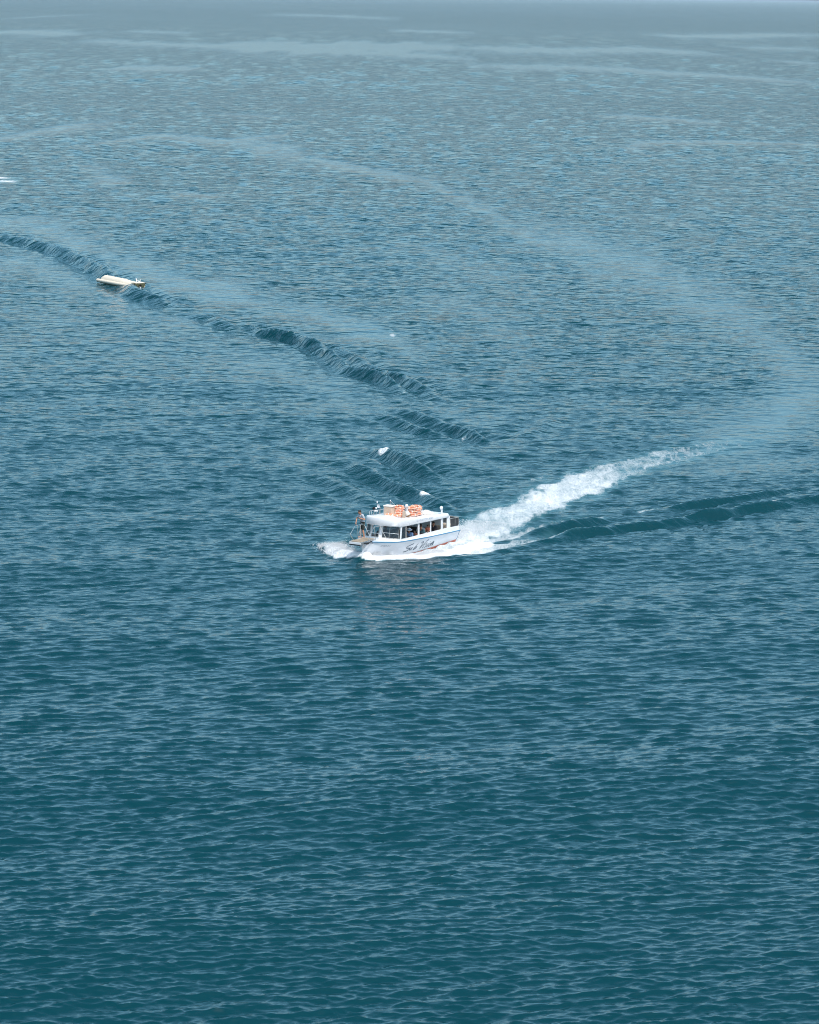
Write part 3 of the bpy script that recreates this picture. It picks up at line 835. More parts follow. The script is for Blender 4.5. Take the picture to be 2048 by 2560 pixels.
# roof: deep white brow in front, thinning aft
out = [(4.12, 0.0), (4.10, 0.35), (4.00, 0.72), (3.84, 0.98), (3.64, 1.14), (3.40, 1.22), (2.6, 1.25), (1.2, 1.26), (-0.6, 1.25), (-2.15, 1.24), (-2.36, 1.19), (-2.46, 1.06)]
out = out + [(x, -y) for x, y in out[::-1] if y > 0]
zb = lambda x: float(np.interp(x, [-2.46, 3.3, 4.12], [1.63, 1.79, 1.87]))
zt = lambda x: float(np.interp(x, [-2.46, 2.29, 4.12], [1.855, 2.20, 2.335]))
cx = 0.8
def ringr(ins, zf):
    r = []
    for x, y in out:
        dx, dy = x - cx, y
        r.append((x - math.copysign(min(ins, abs(dx)), dx) * (1 if abs(dx) > 2.6 else 0.1), y - math.copysign(min(ins, abs(y)), y), zf(x)))
    return r
roof = MB()
roof.loft([ringr(0.06, lambda x: zb(x) + 0.02), ringr(0.03, zb), ringr(0.0, lambda x: zb(x) + 0.04), ringr(0.015, lambda x: zb(x) * 0.35 + zt(x) * 0.65), ringr(0.035, lambda x: zt(x) - 0.035), ringr(0.055, lambda x: zt(x) - 0.006), ringr(0.09, zt), ringr(0.5, lambda x: zt(x) + 0.012), ringr(0.9, lambda x: zt(x) + 0.018)], True, True)
roof = roof.build('roof', M['gel'], boat, True)
for word, x0, x1 in (('GLASS-BOTTOM', 1.70, 0.34), ('BOAT', 0.20, -0.27)):
    gm_ = text_mesh(word, 0.15)
    gx = max(v.co.x for v in gm_.vertices)
    place_text('lettering', gm_, lambda u, v: (x0 + (x1 - x0) * u / gx, 1.262 - 0.012 * (v / 0.12), 1.895 - 0.038 * (1.70 - (x0 + (x1 - x0) * u / gx)) + v), M['pale_letter'], roof, 'faded pale lettering along the roof edge reading %s' % word.lower())

# stern arch and caged cockpit
cage = MB()
for s in (1, -1):
    for x in (-2.56, -3.10, -3.56):
        cage.tube([(x, s * 1.19, 0.93), (x, s * 1.19, 1.46)], 0.016, 6)
    cage.tube([(-2.40, s * 1.19, 1.52), (-3.56, s * 1.19, 1.46)], 0.018, 6)
cage.tube([(-3.56, 1.19, 1.46), (-3.56, -1.19, 1.46)], 0.018, 6)
cage.tube([(-3.56, 0, 1.46), (-3.56, 0, 0.95)], 0.016, 6)
cage.tube([(-2.45, 0.62, 1.72), (-3.56, 1.19, 1.46)], 0.016, 6)
cg = cage.build('stern_cage', M['frame'], boat, True)
for s in (1, -1):
    for x0, x1 in ((-2.58, -3.08), (-3.12, -3.54)):
        MB().box(((x0 + x1) / 2, s * 1.195, 1.21), (abs(x1 - x0), 0.012, 0.48)).build('mesh_panel', M['mesh'], cg)
for y0, y1 in ((1.16, 0.03), (-0.03, -1.16)):
    MB().box((-3.56, (y0 + y1) / 2, 1.21), (0.012, abs(y1 - y0), 0.48)).build('mesh_panel', M['mesh'], cg)
MB().box((-3.30, 0, 0.80), (0.36, 2.1, 0.44)).build('stern_bench', M['tan'], boat, bevel=0.03)
MB().box((-1.95, -0.05, 1.0), (0.06, 2.1, 1.20)).build('rear_bulkhead', M['gel'], boat, bevel=0.01)
for i, x in enumerate((2.3, 1.5, 0.7, -0.1, -0.9)):
    for s in (1, -1):
        MB().box((x, s * 0.70, 0.50), (0.42, 0.72, 0.10)).build('bench_seat', M['brown'], boat, bevel=0.02)
        MB().box((x - 0.24, s * 0.70, 0.76), (0.07, 0.72, 0.52)).build('bench_back', M['dark'], boat, bevel=0.02)
MB().box((-1.75, 0.55, 0.95), (0.08, 0.9, 0.45)).build('bench_back', M['tan'], boat, bevel=0.03)
MB().box((3.42, 0.0, 0.92), (0.42, 1.8, 0.26)).build('dashboard', M['dark'], boat, bevel=0.03)

# bow platform: teak slats on a steel frame
pl = MB()
for y in (-0.42, 0.32):
    pl.tube([(5.0, y, 1.195), (6.58, y, 1.20)], 0.026, 6)
for x in (5.05, 5.8, 6.58):
    pl.tube([(x, -0.42, 1.195), (x, 0.32, 1.195)], 0.026, 6)
for y in (-0.32, 0.24):
    pl.tube([(6.5, y, 1.18), (5.78, y * 0.4, 0.80)], 0.022, 6)
pf = pl.build('bow_platform', M['steel'], boat, True)
for k in range(7):
    y = -0.37 + k * 0.107
    MB().box((5.79, y, 1.232), (1.56, 0.085, 0.024)).build('slat', M['wood'], pf)
MB().box((6.64, -0.05, 1.15), (0.05, 0.76, 0.13)).build('end_board', M['gel'], pf, bevel=0.01)
MB().box((6.61, -0.05, 1.05), (0.07, 0.72, 0.06)).build('fender_strip', M['black'], pf)
MB().ball((5.95, 0.40, 1.08), (0.20, 0.07, 0.06)).tube([(6.3, 0.38, 1.12), (6.0, 0.42, 1.10), (5.5, 0.44, 1.16)], 0.028, 6).build('anchor', M['black'], boat, True)

def rail(name, segs, m='steel', r=0.020):
    t = MB()
    for s in segs: t.tube(s, r, 6)
    return t.build(name, M[m], boat, True)
rail('bow_rail', [[(6.15, -0.45, 1.24), (6.45, -0.5, 1.60), (5.92, -0.5, 2.03), (5.20, -0.52, 2.02), (4.75, -0.95, 1.10)], [(5.62, -0.5, 2.03), (5.62, -0.45, 1.24)], [(5.25, -0.52, 2.0), (5.32, -0.45, 1.22)]])
rail('bow_rail', [[(5.72, 0.34, 1.23), (5.66, 0.34, 1.50), (5.02, 0.30, 1.95), (4.46, 0.34, 1.92), (3.98, 0.52, 1.10)], [(5.02, 0.30, 1.94), (4.98, 0.36, 1.14)]])
rail('bow_rail', [[(5.20, -0.52, 2.02), (5.50, -0.10, 2.08), (5.68, 0.34, 1.55), (5.60, 0.42, 1.15), (5.45, 0.46, 1.02)]], r=0.017)

# things fixed on the roof
def on_roof(x): return zt(x) + 0.0
rail('roof_rail', [[(3.46, -1.0, on_roof(3.46)), (3.42, -1.0, 2.50), (3.28, -1.0, 2.56), (2.2, -1.0, 2.46), (1.2, -1.0, 2.38), (1.15, -1.0, on_roof(1.15))], [(2.3, -1.0, 2.46), (2.3, -1.0, on_roof(2.3))], [(3.34, -0.9, on_roof(3.34)), (3.30, -0.95, 2.54)]], r=0.024)
sl = MB().lathe([(0.001, -0.07), (0.075, -0.06), (0.09, 0.05), (0.001, 0.075)]); sl.v = [(3.50 - z, -0.66 + y, 2.75 + x) for x, y, z in sl.v]
sl = sl.build('searchlight', M['black'], boat, True)
MB().ball((3.36, -0.60, 2.75), 0.062).build('lens', M['gel'], sl, True)
MB().tube([(3.45, -0.65, 2.70), (3.45, -0.7, on_roof(3.45))], 0.018, 6).build('lamp_bracket', M['frame'], sl)
hn = MB(); hn.lathe([(0.02, 0), (0.03, 0.12), (0.105, 0.22), (0.11, 0.23), (0.001, 0.20)])
hn.v = [(2.85 + z * 0.8, -0.62 + y, 2.72 + x + z * 0.45) for x, y, z in hn.v]
hn = hn.build('horn_speaker', M['gel'], boat, True)
MB().tube([(2.85, -0.62, 2.72), (2.80, -0.64, on_roof(2.8))], 0.022, 6).build('speaker_bracket', M['frame'], hn)
MB().lathe([(0.075, -0.28), (0.07, 0), (0.085, 0.04), (0.05, 0.13), (0.001, 0.14)], (2.32, -0.62, 2.52)).build('navigation_light', M['gel'], boat, True)
MB().lathe([(0.001, -0.05), (0.13, -0.03), (0.15, 0.03), (0.001, 0.08)], (2.78, -0.95, 2.46)).build('satellite_dome', M['gel'], boat, True)
an = MB().tube([(3.25, -0.6, on_roof(3.25)), (3.22, -0.6, 3.06)], 0.010, 5).build('antenna', M['frame'], boat)
MB().ball((3.22, -0.6, 3.09), 0.05).build('antenna_tip', M['gel'], an, True)
ms = MB().tube([(1.72, -0.6, on_roof(1.7)), (1.68, -0.6, 2.96)], 0.016, 6).build('mast', M['frame'], boat)
MB().ball((1.68, -0.6, 2.99), 0.038).build('mast_light', M['gel'], ms, True)
MB().tube([(0.9, -0.75, 2.6), (1.25, -0.85, 2.92)], 0.010, 5).tube([(0.9, -0.75, 2.6), (0.88, -0.75, on_roof(0.9))], 0.012, 5).build('antenna', M['gel'], boat)
for (x, y) in ((1.92, 0.70), (-1.80, 0.98)):
    hh = 0.72 if x > 0 else 0.42
    v = MB()
    v.tube([(x, y, on_roof(x)), (x, y, on_roof(x) + hh - 0.12), (x + 0.02, y, on_roof(x) + hh - 0.04), (x + 0.06, y, on_roof(x) + hh)], [0.055, 0.06, 0.075, 0.06], 10)
    v.ball((x + 0.05, y, on_roof(x) + hh - 0.07), (0.11, 0.10, 0.115))
    v.build('ventilator', M['gel'], boat, True)
# ------------------------------------------------------------------ loose things on the roof
def put(x, y, z, rz=0.0): return BM @ Matrix.Translation((x, y, z)) @ Matrix.Rotation(rz, 4, 'Z')

def make_ring():
    root = empty('life_ring', Matrix.Identity(4))
    N_ = 40
    fr = MB().tube([(0.285 * math.cos(a), 0.285 * math.sin(a), 0) for a in np.linspace(0, 2 * math.pi, N_, endpoint=False)], 0.068, 10, closed=True)
    fr.v = [(x, y, z * 0.82) for x, y, z in fr.v]
    fr.build('float_ring', M['orange'], root, True)
    for k in range(4):
        a0 = math.pi / 4 + k * math.pi / 2
        MB().tube([(0.285 * math.cos(a0 + t), 0.285 * math.sin(a0 + t), 0) for t in (-0.09, -0.03, 0.03, 0.09)], 0.0715, 10).build('band', M['rope'], root, True)
    pts = []
    for k in range(48):
        a = 2 * math.pi * k / 48
        pts.append(((0.362 + 0.022 * math.cos(4 * a)) * math.cos(a), (0.362 + 0.022 * math.cos(4 * a)) * math.sin(a), 0.02 * math.cos(8 * a)))
    MB().tube(pts, 0.009, 5, closed=True).build('grab_line', M['rope'], root)
    return root

ring0 = make_ring()
ring_n = [0]
def place_ring(x, y, z, rz, label, tilt=0.0):
    r = ring0 if ring_n[0] == 0 else copy_tree(ring0)
    ring_n[0] += 1
    r.matrix_world = put(x, y, z, rz) @ Matrix.Rotation(tilt, 4, 'Y')
    tag(r, label, 'life ring', 'orange life rings stacked on the boat roof')
ORD = ['bottom', 'second from bottom', 'middle', 'fourth from bottom', 'top']
for k in range(5):
    place_ring(1.36 + 0.02 * math.sin(k * 2.1), 0.72 + 0.02 * math.cos(k * 3.3), zt(1.36) + 0.085 + k * 0.105, k * 0.5 + 0.3,
               'orange life ring, %s of the front stack of five beside the white ventilator' % ORD[k], R(-4))
for k in range(5):
    place_ring(0.70 + 0.02 * math.sin(k * 1.3), 0.62 + 0.02 * math.cos(k * 2.3), zt(0.70) + 0.085 + k * 0.108, k * 0.7 + 0.9,
               'orange life ring, %s of the rear stack of five next to the tarpaulin' % ORD[k], R(-4))
for k in range(5):
    place_ring(1.62 + 0.015 * math.sin(k * 1.7), -0.05 + 0.015 * math.cos(k * 2.3), zt(1.62) + 0.085 + k * 0.105, k * 0.8,
               'orange life ring, %s of the stack behind the beige box' % ORD[k], R(-4))
place_ring(2.72, 0.02, zt(2.72) + 0.085, 0.2, 'orange life ring lying alone in front of the beige box', R(-4))
place_ring(2.60, 0.55, zt(2.60) + 0.085, 1.0, 'orange life ring lying flat between the beige box and the roof edge', R(-4))

bx_ = empty('storage_box', put(2.22, -0.35, zt(2.22) + 0.015, 0.05))
MB().box((0, 0, 0.26), (0.44, 0.52, 0.52)).build('body', M['beige'], bx_, bevel=0.03)
MB().box((-0.02, 0, 0.555), (0.52, 0.62, 0.07)).build('lid', M['canvas'], bx_, bevel=0.03)
tag(bx_, 'beige storage box with white lid beside the shorter ring stack', 'box')
pk = empty('folded_board', put(2.80, 1.0, zt(2.8) + 0.004, 0.0))
for k in range(3):
    MB().box((-0.09 + k * 0.075, 0, 0.21), (0.066, 0.10, 0.42 - 0.015 * k)).build('panel', M['beige'], pk, bevel=0.008)
tag(pk, 'pinkish beige folded board standing upright at the roof edge', 'board')
bg_ = empty('canvas_bag', put(2.16, 0.98, zt(2.16) + 0.05, 0.5) @ Matrix.Rotation(R(28), 4, 'X'))
b = MB().lathe([(0.11, 0.0), (0.135, 0.06), (0.14, 0.24), (0.12, 0.30), (0.05, 0.33)], n=16)
b.build('body', M['canvas'], bg_, True)
MB().lathe([(0.142, 0.0), (0.146, 0.05), (0.142, 0.10)], n=16).build('rim', M['brass'], bg_, True)
tag(bg_, 'brown rimmed canvas bag leaning by the white ventilator', 'bag')
random.seed(5)
tp = empty('folded_tarpaulin', put(-0.62, 0.72, zt(-0.6) + 0.0) @ Matrix.Rotation(R(-4), 4, 'Y'))
g = []
for i in range(9):
    row = []
    for j in range(13):
        a = math.pi * i / 8
        l = j / 12
        r = float(np.interp(l, [0, 0.06, 0.2, 0.45, 0.7, 1], [0.02, 0.17, 0.27, 0.23, 0.15, 0.03]))
        row.append((0.62 - 1.30 * l, r * 1.25 * math.cos(a) + random.uniform(-.02, .02), max(0.0, r * math.sin(a)) + random.uniform(-.018, .018) + 0.01))
    g.append(row)
tm = MB().loft(g, closed=False).build('cloth', M['canvas'], tp, True)
sb = tm.modifiers.new('sub', 'SUBSURF'); sb.levels = sb.render_levels = 1
MB().tube([(0.25, -0.33, 0.05), (0.25, -0.1, 0.27), (0.25, 0.12, 0.27), (0.25, 0.34, 0.04)], 0.012, 5).build('lashing', M['rope'], tp)
tag(tp, 'crumpled white tarpaulin lashed on the roof behind the rings', 'tarpaulin')
fd = empty('round_fender', put(-0.10, 0.25, zt(-0.1) + 0.01))
MB().ball((0, 0, 0.27), (0.15, 0.15, 0.12)).build('float', M['canvas'], fd, True)
MB().lathe([(0.17, 0.0), (0.15, 0.10), (0.12, 0.19), (0.001, 0.19)], n=14).build('base', M['black'], fd, True)
tag(fd, 'white round fender on a black base between rings and tarpaulin', 'fender')

# ------------------------------------------------------------------ people
def remesh(o, vox):
    m = o.modifiers.new('remesh', 'REMESH'); m.mode = 'VOXEL'; m.voxel_size = vox; m.use_smooth_shade = True
    s = o.modifiers.new('smooth', 'SMOOTH'); s.factor = 0.5; s.iterations = 2

def chain(m, pts, rad, n=10):
    """tapered limb with rounded ends"""
    q = spline(pts, 4)
    rr = [float(np.interp(i / (len(q) - 1), np.linspace(0, 1, len(rad)), rad)) for i in range(len(q))]
    m.tube([tuple(p) for p in q], rr, n)
    m.ball(pts[0], rad[0], 10, 6); m.ball(pts[-1], rad[-1], 10, 6)

def hand(m, wrist, d, side_v, curl=0.6):
    w = Vector(wrist); d = Vector(d).normalized(); s = Vector(side_v).normalized()
    nrm = d.cross(s).normalized()
    palm = w + d * 0.055
    m.ball(w + d * 0.05, (0.04, 0.04, 0.04), 10, 6)
    for k, (off, ln) in enumerate(((-0.032, 0.062), (-0.011, 0.075), (0.011, 0.070), (0.032, 0.055))):
        b = w + d * 0.075 + s * off
        k1 = b + d * ln * 0.5 + nrm * ln * 0.15 * curl
        k2 = k1 + d * ln * 0.35 * (1 - 0.5 * curl) + nrm * ln * 0.4 * curl
        m.tube([b, k1, k2], [0.0105, 0.010, 0.0085], 6)
    b = w + d * 0.03 - s * 0.035
    m.tube([b, b - s * 0.03 + d * 0.025 + nrm * 0.012, b - s * 0.035 + d * 0.055 + nrm * 0.025], [0.013, 0.011, 0.009], 6)

def person(loc, label, pose, skin, shirt, bottom, hair='hair', sleeves=0.5, hat=None, scale=1.0, vox=0.014, group=None, glasses=False, head_turn=0.0):
    root = empty('person', loc @ Matrix.Scale(scale, 4))
    tag(root, label, 'person', group)
    P = pose
    pel, wai, che, nek, hed = (Vector(P[k]) for k in ('pelvis', 'waist', 'chest', 'neck', 'head'))
    b = MB()
    up = (che - pel).normalized()
    def torso(m, g):
        q = spline([pel - up * 0.05, pel, wai, che, nek - up * 0.06], 4)
        wid = [0.145, 0.165, 0.145, 0.175, 0.13]; dep = [0.10, 0.115, 0.10, 0.115, 0.08]
        rings = []
        for i, p in enumerate(q):
            t = i / (len(q) - 1)
            a = float(np.interp(t, np.linspace(0, 1, 5), wid)) + g; c = float(np.interp(t, np.linspace(0, 1, 5), dep)) + g
            rings.append([(p[0] + c * math.cos(k * math.pi / 8), p[1] + a * math.sin(k * math.pi / 8), p[2]) for k in range(16)])
        m.loft(rings, True, True)
    torso(b, 0)
    chain(b, [nek - up * 0.08, nek, hed - Vector((0.01, 0, 0.06))], [0.075, 0.056, 0.054])
    # head: skull, jaw, nose, ears
    hm = MB()
    hm.ball((0, 0, 0.02), (0.098, 0.078, 0.112), 14, 10); hm.ball((0.03, 0, -0.055), (0.062, 0.056, 0.068), 12, 8)
    hm.tube([(0.088, 0, 0.035), (0.112, 0, -0.012), (0.09, 0, -0.02)], [0.012, 0.017, 0.012], 6)
    for s in (1, -1): hm.ball((0.0, s * 0.082, -0.005), (0.022, 0.012, 0.032), 8, 6)
    hm.ball((0.083, 0, -0.062), (0.014, 0.028, 0.009), 8, 5)
    tilt = Matrix.Rotation(head_turn, 3, 'Z') @ Matrix.Rotation(P.get('nod', 0.0), 3, 'Y')
    b.add([hed + tilt @ Vector(v) for v in hm.v], hm.f)
    sh = MB(); torso(sh, 0.014)
    bt = MB()
    bt.loft([[(p[0] + (0.112 + 0.012) * math.cos(k * math.pi / 8), p[1] + 0.178 * math.sin(k * math.pi / 8), p[2]) for k in range(16)] for p in (pel - up * 0.07, pel, pel + up * 0.10)], True, True)
    for s, key in ((1, 'l'), (-1, 'r')):
        S_, E_, W_ = (Vector(P[key + '_' + k]) for k in ('sho', 'elb', 'wri'))
        chain(b, [S_, S_.lerp(E_, 0.5), E_, E_.lerp(W_, 0.45), W_], [0.058, 0.050, 0.040, 0.038, 0.026])
        hand(b, W_, W_ - E_, Vector((0.2, s, 0.1)).cross(W_ - E_).cross(W_ - E_) if False else Vector((0, s, 0.15)))
        e2 = S_.lerp(E_, sleeves) if sleeves <= 1 else E_.lerp(W_, sleeves - 1)
        mid = [S_, e2] if sleeves <= 1 else [S_, E_, e2]
        chain(sh, mid, [0.074] + [0.062] * (len(mid) - 1))
        chain(sh, [Vector((S_.x * 0.5 + che.x * 0.5, S_.y * 0.45, S_.z + 0.0)), S_], [0.085, 0.074])
        Hh, K_, A_, T_ = (Vector(P[key + '_' + k]) for k in ('hip', 'kne', 'ank', 'toe'))
        chain(b, [Hh, Hh.lerp(K_, 0.5), K_, K_.lerp(A_, 0.35), A_], [0.088, 0.078, 0.054, 0.058, 0.036])
        chain(b, [A_ + Vector((-0.04, 0, -0.03)), A_.lerp(T_, 0.6), T_], [0.036, 0.036, 0.024])
        chain(bt, [Hh, Hh.lerp(K_, P.get('short', 0.75))], [0.105, 0.088])
    bo = b.build('body', M[skin], root); remesh(bo, vox)
    so = sh.build('shirt', M[shirt], root); remesh(so, vox)
    po = bt.build('shorts', M[bottom], root); remesh(po, vox)
    hr = MB()
    c = MB().ball((-0.014, 0, 0.035), (0.102, 0.088, 0.112), 16, 10)
    c.v = [(x, y, max(z, -0.05 if x < 0.0 else 0.045 + 0.5 * max(0, x - 0.02))) for x, y, z in c.v]
    hr.add([hed + tilt @ Vector(v) for v in c.v], c.f)
    hr.build('hair', M[hair], root, True)
    for s in (1, -1):
        MB().ball(hed + tilt @ Vector((0.088, s * 0.032, 0.018)), (0.012, 0.015, 0.010), 8, 6).build('eye', M['dark'], root, True)
    if glasses:
        gl = MB()
        for s in (1, -1): gl.ball(hed + tilt @ Vector((0.098, s * 0.036, 0.018)), (0.012, 0.032, 0.024), 10, 6)
        gl.tube([hed + tilt @ Vector((0.0, 0.09, 0.02)), hed + tilt @ Vector((0.1, 0.05, 0.022)), hed + tilt @ Vector((0.1, -0.05, 0.022)), hed + tilt @ Vector((0.0, -0.09, 0.02))], 0.007, 5)
        gl.build('sunglasses', M['black'], root, True)
    if hat:
        h = MB().lathe([(0.20, 0.045), (0.19, 0.055), (0.112, 0.07), (0.108, 0.13), (0.08, 0.16), (0.001, 0.165)], n=18)
        ho = MB().add([hed + tilt @ Vector(v) for v in h.v], h.f).build('hat', M[hat], root, True)
        hb_ = MB().lathe([(0.1145, 0.072), (0.1135, 0.10)], n=18)
        MB().add([hed + tilt @ Vector(v) for v in hb_.v], hb_.f).build('hat_band', M['blue_shirt'], ho, True)
    return root

STAND = dict(pelvis=(0, 0, 0.90), waist=(0.03, 0, 1.05), chest=(0.09, 0, 1.27), neck=(0.14, 0, 1.44), head=(0.21, 0.0, 1.555), nod=0.35,
             l_sho=(0.11, 0.185, 1.39), l_elb=(0.02, 0.29, 1.15), l_wri=(0.24, 0.16, 1.22), r_sho=(0.12, -0.185, 1.39), r_elb=(0.27, -0.25, 1.16), r_wri=(0.40, -0.10, 0.93),
             l_hip=(0, 0.095, 0.86), l_kne=(0.03, 0.12, 0.46), l_ank=(-0.04, 0.13, 0.075), l_toe=(0.13, 0.15, 0.03),
             r_hip=(0, -0.095, 0.86), r_kne=(0.07, -0.14, 0.46), r_ank=(0.04, -0.15, 0.075), r_toe=(0.21, -0.17, 0.03), short=0.72)
SIT = dict(pelvis=(0, 0, 0.10), waist=(0.0, 0, 0.26), chest=(0.02, 0, 0.46), neck=(0.04, 0, 0.63), head=(0.07, 0, 0.755), nod=0.1,
           l_sho=(0.03, 0.185, 0.57), l_elb=(0.10, 0.25, 0.32), l_wri=(0.32, 0.16, 0.26), r_sho=(0.03, -0.185, 0.57), r_elb=(0.10, -0.25, 0.32), r_wri=(0.32, -0.16, 0.26),
           l_hip=(0.02, 0.09, 0.08), l_kne=(0.40, 0.12, 0.06), l_ank=(0.42, 0.12, -0.26), l_toe=(0.56, 0.13, -0.32),
           r_hip=(0.02, -0.09, 0.08), r_kne=(0.40, -0.12, 0.06), r_ank=(0.42, -0.12, -0.26), r_toe=(0.56, -0.13, -0.32), short=0.95)

person(put(4.86, -0.60, 1.155, -0.55), 'man in grey patterned shirt and dark shorts standing at the bow rail', STAND, 'skin', 'grey_shirt', 'shorts', vox=0.011, sleeves=0.6)
G = 'passengers seated inside the cabin'
person(put(1.66, 0.74, 0.56, 0.2), 'passenger in blue shirt and pale brimmed hat at the second side window', SIT, 'skin', 'blue_shirt', 'dark_shirt', hat='straw', group=G, sleeves=0.6, head_turn=0.6)
person(put(1.10, 0.80, 0.60, 0.1), 'small bare-armed child low beside the passenger in the pale hat', SIT, 'skin2', 'coral_shirt', 'dark_shirt', scale=0.72, group=G, head_turn=0.8)
person(put(0.26, 0.76, 0.55, 0.1), 'passenger in dark teal shirt leaning at the middle side window', SIT, 'skin', 'teal_shirt', 'shorts', group=G, head_turn=0.9)
person(put(-0.42, 0.84, 0.84, 0.1), 'child in coral shirt held up at the middle side window', SIT, 'skin2', 'coral_shirt', 'white_shirt', scale=0.60, group=G, head_turn=0.9)
person(put(-0.30, 0.42, 0.55, 0.1), 'passenger in white shirt behind the child in coral', SIT, 'skin', 'white_shirt', 'shorts', group=G, head_turn=0.7)
person(put(-1.22, 0.78, 0.58, 0.1), 'man in black shirt and sunglasses at the rear side window', SIT, 'skin', 'dark_shirt', 'dark_shirt', glasses=True, group=G, sleeves=0.7, head_turn=0.8)
person(put(2.55, -0.72, 0.62, 0.0), 'passenger in dark shirt seated in shade beside the helmsman', SIT, 'skin', 'dark_shirt', 'shorts')
person(put(2.85, -0.15, 0.80, 0.0), 'helmsman in dark shirt seated behind the windscreen', SIT, 'skin', 'dark_shirt', 'shorts')

# ------------------------------------------------------------------ cream inflatable further out
FA = Vector((-35.35, 363.9, 0)); FBv = Vector((-30.55, 356.6, 0))
ax = (FBv - FA).normalized()
fl = empty('inflatable_boat', Matrix.Translation((*((FA + FBv) / 2).to_tuple()[:2], 0.04)) @ Matrix.Rotation(math.atan2(ax.y, ax.x), 4, 'Z'))
tag(fl, 'cream covered inflatable boat drifting on the dark wake wave', 'inflatable boat')
# local x towards the open right end, -y towards the camera
Lh = (FBv - FA).length / 2
for s in (-1, 1):
    pts = [(-Lh + 0.05, s * 0.62, 0.16), (-Lh + 0.25, s * 0.70, 0.16), (0, s * 0.74, 0.15), (Lh - 0.9, s * 0.72, 0.15), (Lh - 0.35, s * 0.66, 0.17)]
    t = MB().tube([tuple(p) for p in spline(pts, 4)], [0.10] + [0.19] * 3 + [0.20] * 10 + [0.19] * 2 + [0.16], 14)
    to = t.build('side_tube', M['cream'], fl, True)
    MB().tube([(x, y - 0.02 if s < 0 else y + 0.02, z - 0.13) for x, y, z in [tuple(p) for p in spline(pts, 4)]], 0.085, 8).build('shaded_strake', M['yellow'], to, True)  # yellow strip paints the shade along the tube's lower side
rings = []
for k, x in enumerate(np.linspace(-Lh + 0.12, Lh - 0.25, 40)):
    f = k / 39
    h = float(np.interp(f, [0, 0.03, 0.08, 0.6, 0.72, 1.0], [0.38, 0.66, 0.78, 0.72, 0.62, 0.56]))
    wd = float(np.interp(f, [0, 0.05, 0.6, 1.0], [0.46, 0.60, 0.66, 0.66]))
    h += 0.014 * math.cos(k * 1.9)
    rings.append([(x, wd * math.cos(a), 0.12 + (h - 0.12) * max(0, math.sin(a)) ** 0.75) for a in np.linspace(0, math.pi, 15)])
cv = MB().loft(rings, closed=False)
cv.f.append(tuple(range(15)))
cv.build('cover', M['cream'], fl, True)
MB().loft([[(Lh - 0.25, -0.70, 0.02), (Lh - 0.25, 0.70, 0.02)], [(Lh - 0.02, -0.68, 0.30), (Lh - 0.02, 0.68, 0.30)], [(Lh + 0.16, -0.64, 0.53), (Lh + 0.16, 0.64, 0.53)], [(Lh - 0.3, -0.66, 0.53), (Lh - 0.3, 0.66, 0.53)]], closed=False).build('transom', M['yellow'], fl)  # shade of the overhung end is put into its yellow colour
MB().slab([(Lh + 0.19, -0.60, 0.565), (Lh + 0.19, 0.60, 0.565), (Lh - 0.9, 0.62, 0.60), (Lh - 0.9, -0.62, 0.60)], 0.03).build('rear_deck', M['cream'], fl, bevel=0.01)
pt = MB().lathe([(0.001, 0), (0.13, 0.0), (0.15, 0.03), (0.10, 0.05), (0.001, 0.05)], n=14)
pt.v = [(Lh + 0.06 + z * 0.75 + x * 0.3, 0.05 + y, 0.27 + x * 0.8 - z * 0.5) for x, y, z in pt.v]
pt.build('drive_port', M['black'], fl, True)
MB().tube([(Lh + 0.02, 0.0, 0.16), (Lh + 0.14, 0.0, 0.05), (Lh + 0.16, 0.02, -0.1)], 0.035, 6).build('drive_leg', M['gel'], fl, True)
MB().tube([(Lh + 0.17, 0.62, 0.48), (Lh + 0.26, 0.66, 0.56)], 0.03, 5).build('cleat', M['black'], fl)
MB().tube([(Lh - 0.55, 0.30, 0.48), (Lh - 0.52, 0.30, 0.72), (Lh - 0.35, 0.28, 0.86)], [0.10, 0.07, 0.04], 8).build('seat_post', M['gel'], fl, True)
MB().tube([(Lh - 0.50, 0.22, 0.62), (Lh - 0.62, 0.05, 0.80)], [0.05, 0.035], 8).build('grab_handle', M['gel'], fl, True)
MB().tube([(Lh - 1.45, 0.42, 0.50), (Lh - 1.55, 0.44, 0.74), (Lh - 1.78, 0.46, 0.96)], [0.05, 0.045, 0.03], 8).build('grab_handle', M['gel'], fl, True)
MB().tube([(-Lh + 0.35, 0.30, 0.66), (-Lh + 0.50, 0.36, 0.82)], 0.018, 5).build('flag_stick', M['gel'], fl)
MB().tube([(Lh - 1.9, -0.60, 0.40), (Lh - 1.8, -0.2, 0.545), (Lh - 1.8, 0.2, 0.545), (Lh - 1.9, 0.6, 0.40)], 0.02, 5).build('cover_seam', M['canvas'], fl, True)

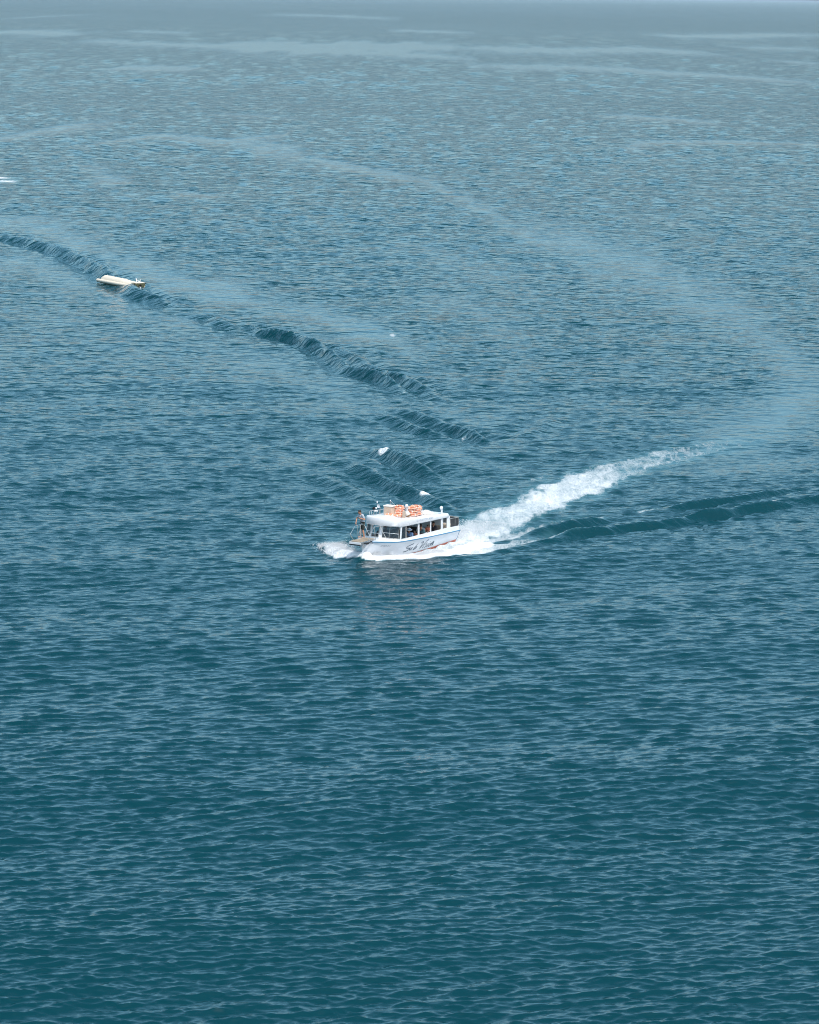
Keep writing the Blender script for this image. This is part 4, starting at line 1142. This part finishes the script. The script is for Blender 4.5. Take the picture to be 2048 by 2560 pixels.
# ------------------------------------------------------------------ spray thrown up by the bow and stern
_nt = M['foam'].node_tree
_tl = _nt.nodes.new('ShaderNodeBsdfTranslucent'); _tl.inputs['Color'].default_value = (0.9, 0.92, 0.93, 1)
_mx = _nt.nodes.new('ShaderNodeMixShader'); _mx.inputs[0].default_value = 0.5
_nt.links.new(_nt.nodes['Principled BSDF'].outputs[0], _mx.inputs[1]); _nt.links.new(_tl.outputs[0], _mx.inputs[2])
_nt.links.new(_mx.outputs[0], _nt.nodes['Material Output'].inputs['Surface'])
def spray(name, pts, label):
    n = len(pts)
    base = np.array([(1, 0, 0), (-1, 0, 0), (0, 1, 0), (0, -1, 0), (0, 0, 1), (0, 0, -1)], float)
    tri = np.array([(0, 2, 4), (2, 1, 4), (1, 3, 4), (3, 0, 4), (2, 0, 5), (1, 2, 5), (3, 1, 5), (0, 3, 5)])
    pts = np.array(pts)
    jit = 1 + 0.5 * (rng.random((n, 6, 1)) - 0.5)
    v = pts[:, None, :3] + base[None] * pts[:, 3][:, None, None] * jit
    f = (tri[None] + (np.arange(n) * 6)[:, None, None]).reshape(-1, 3)
    me = bpy.data.meshes.new(name)
    me.from_pydata(v.reshape(-1, 3).tolist(), [], f.tolist())
    for p in me.polygons: p.use_smooth = True
    me.materials.append(M['foam'])
    o = bpy.data.objects.new(name, me); COL.objects.link(o); o.matrix_world = BM
    tag(o, label, 'spray', kind='stuff')

def sheet(path, heights, spread, n, base_w, size=(0.012, 0.05), power=2.2):
    P = np.array(path, float); out = []
    for _ in range(n):
        t = rng.random() * (len(P) - 1); i = int(t); a = t - i
        p = P[i] * (1 - a) + P[i + 1] * a
        tt = t / (len(P) - 1)
        e = P[min(i + 1, len(P) - 1)] - P[i]; e /= np.hypot(*e) + 1e-9
        nrm = np.array([-e[1], e[0]])
        h = float(np.interp(tt, np.linspace(0, 1, len(heights)), heights))
        h *= 0.65 + 0.35 * math.sin(t * 5.3 + 1.0) + 0.25 * math.sin(t * 13.7) + 0.15 * rng.normal()
        h = max(h, 0.03)
        z = rng.random() ** power * h
        w = rng.normal() * (base_w * (0.6 + 0.8 * tt)) + spread * z
        q = p + nrm * w + e * rng.normal() * 0.05
        out.append((q[0], q[1], z + 0.02, rng.uniform(*size) * (1.15 - 0.75 * z / (h + 1e-6))))
    return out
prt = [(5.75, 0.12), (5.40, 0.55), (4.8, 1.05), (3.9, 1.5), (2.9, 1.85), (1.7, 2.1), (0.2, 2.25)]
stb = [(5.75, -0.12), (5.55, -0.8), (5.1, -1.7), (4.4, -2.6), (3.4, -3.5), (2.2, -4.4)]
spray('bow_spray', sheet(prt, [0.50, 0.64, 0.46, 0.26, 0.15, 0.10, 0.08], 0.35, 34000, 0.20, (0.006, 0.026)), 'white spray thrown along the port side of the tour boat')
spray('bow_spray', sheet(stb, [0.50, 0.70, 0.70, 0.56, 0.36, 0.15], -0.35, 40000, 0.26, (0.006, 0.028)), 'white spray fanning out ahead of the tour boat bow')
wk = [(-3.7, 0.0), (-5.5, -0.1), (-8.0, -0.3), (-11.0, -0.6)]
spray('stern_spray', sheet(wk, [0.16, 0.18, 0.12, 0.06], 0.0, 9000, 0.8, (0.006, 0.022)), 'white churned spray boiling up behind the tour boat stern')

# ------------------------------------------------------------------ sea haze
hz_ = MB().box((0, 40000, 16.0), (150000, 110000, 40.0)).build('haze', bpy.data.materials.new('haze'), None)
hm_ = hz_.data.materials[0]
hm_.use_nodes = True
hm_.node_tree.nodes.remove(hm_.node_tree.nodes['Principled BSDF'])
pv = hm_.node_tree.nodes.new('ShaderNodeVolumePrincipled')
pv.inputs['Color'].default_value = (0.66, 0.82, 0.94, 1)
pv.inputs['Density'].default_value = 0.000018
pv.inputs['Anisotropy'].default_value = 0.0
hm_.node_tree.links.new(pv.outputs[0], hm_.node_tree.nodes['Material Output'].inputs['Volume'])
tag(hz_, 'pale sea haze thickening towards the horizon', 'haze', kind='stuff')
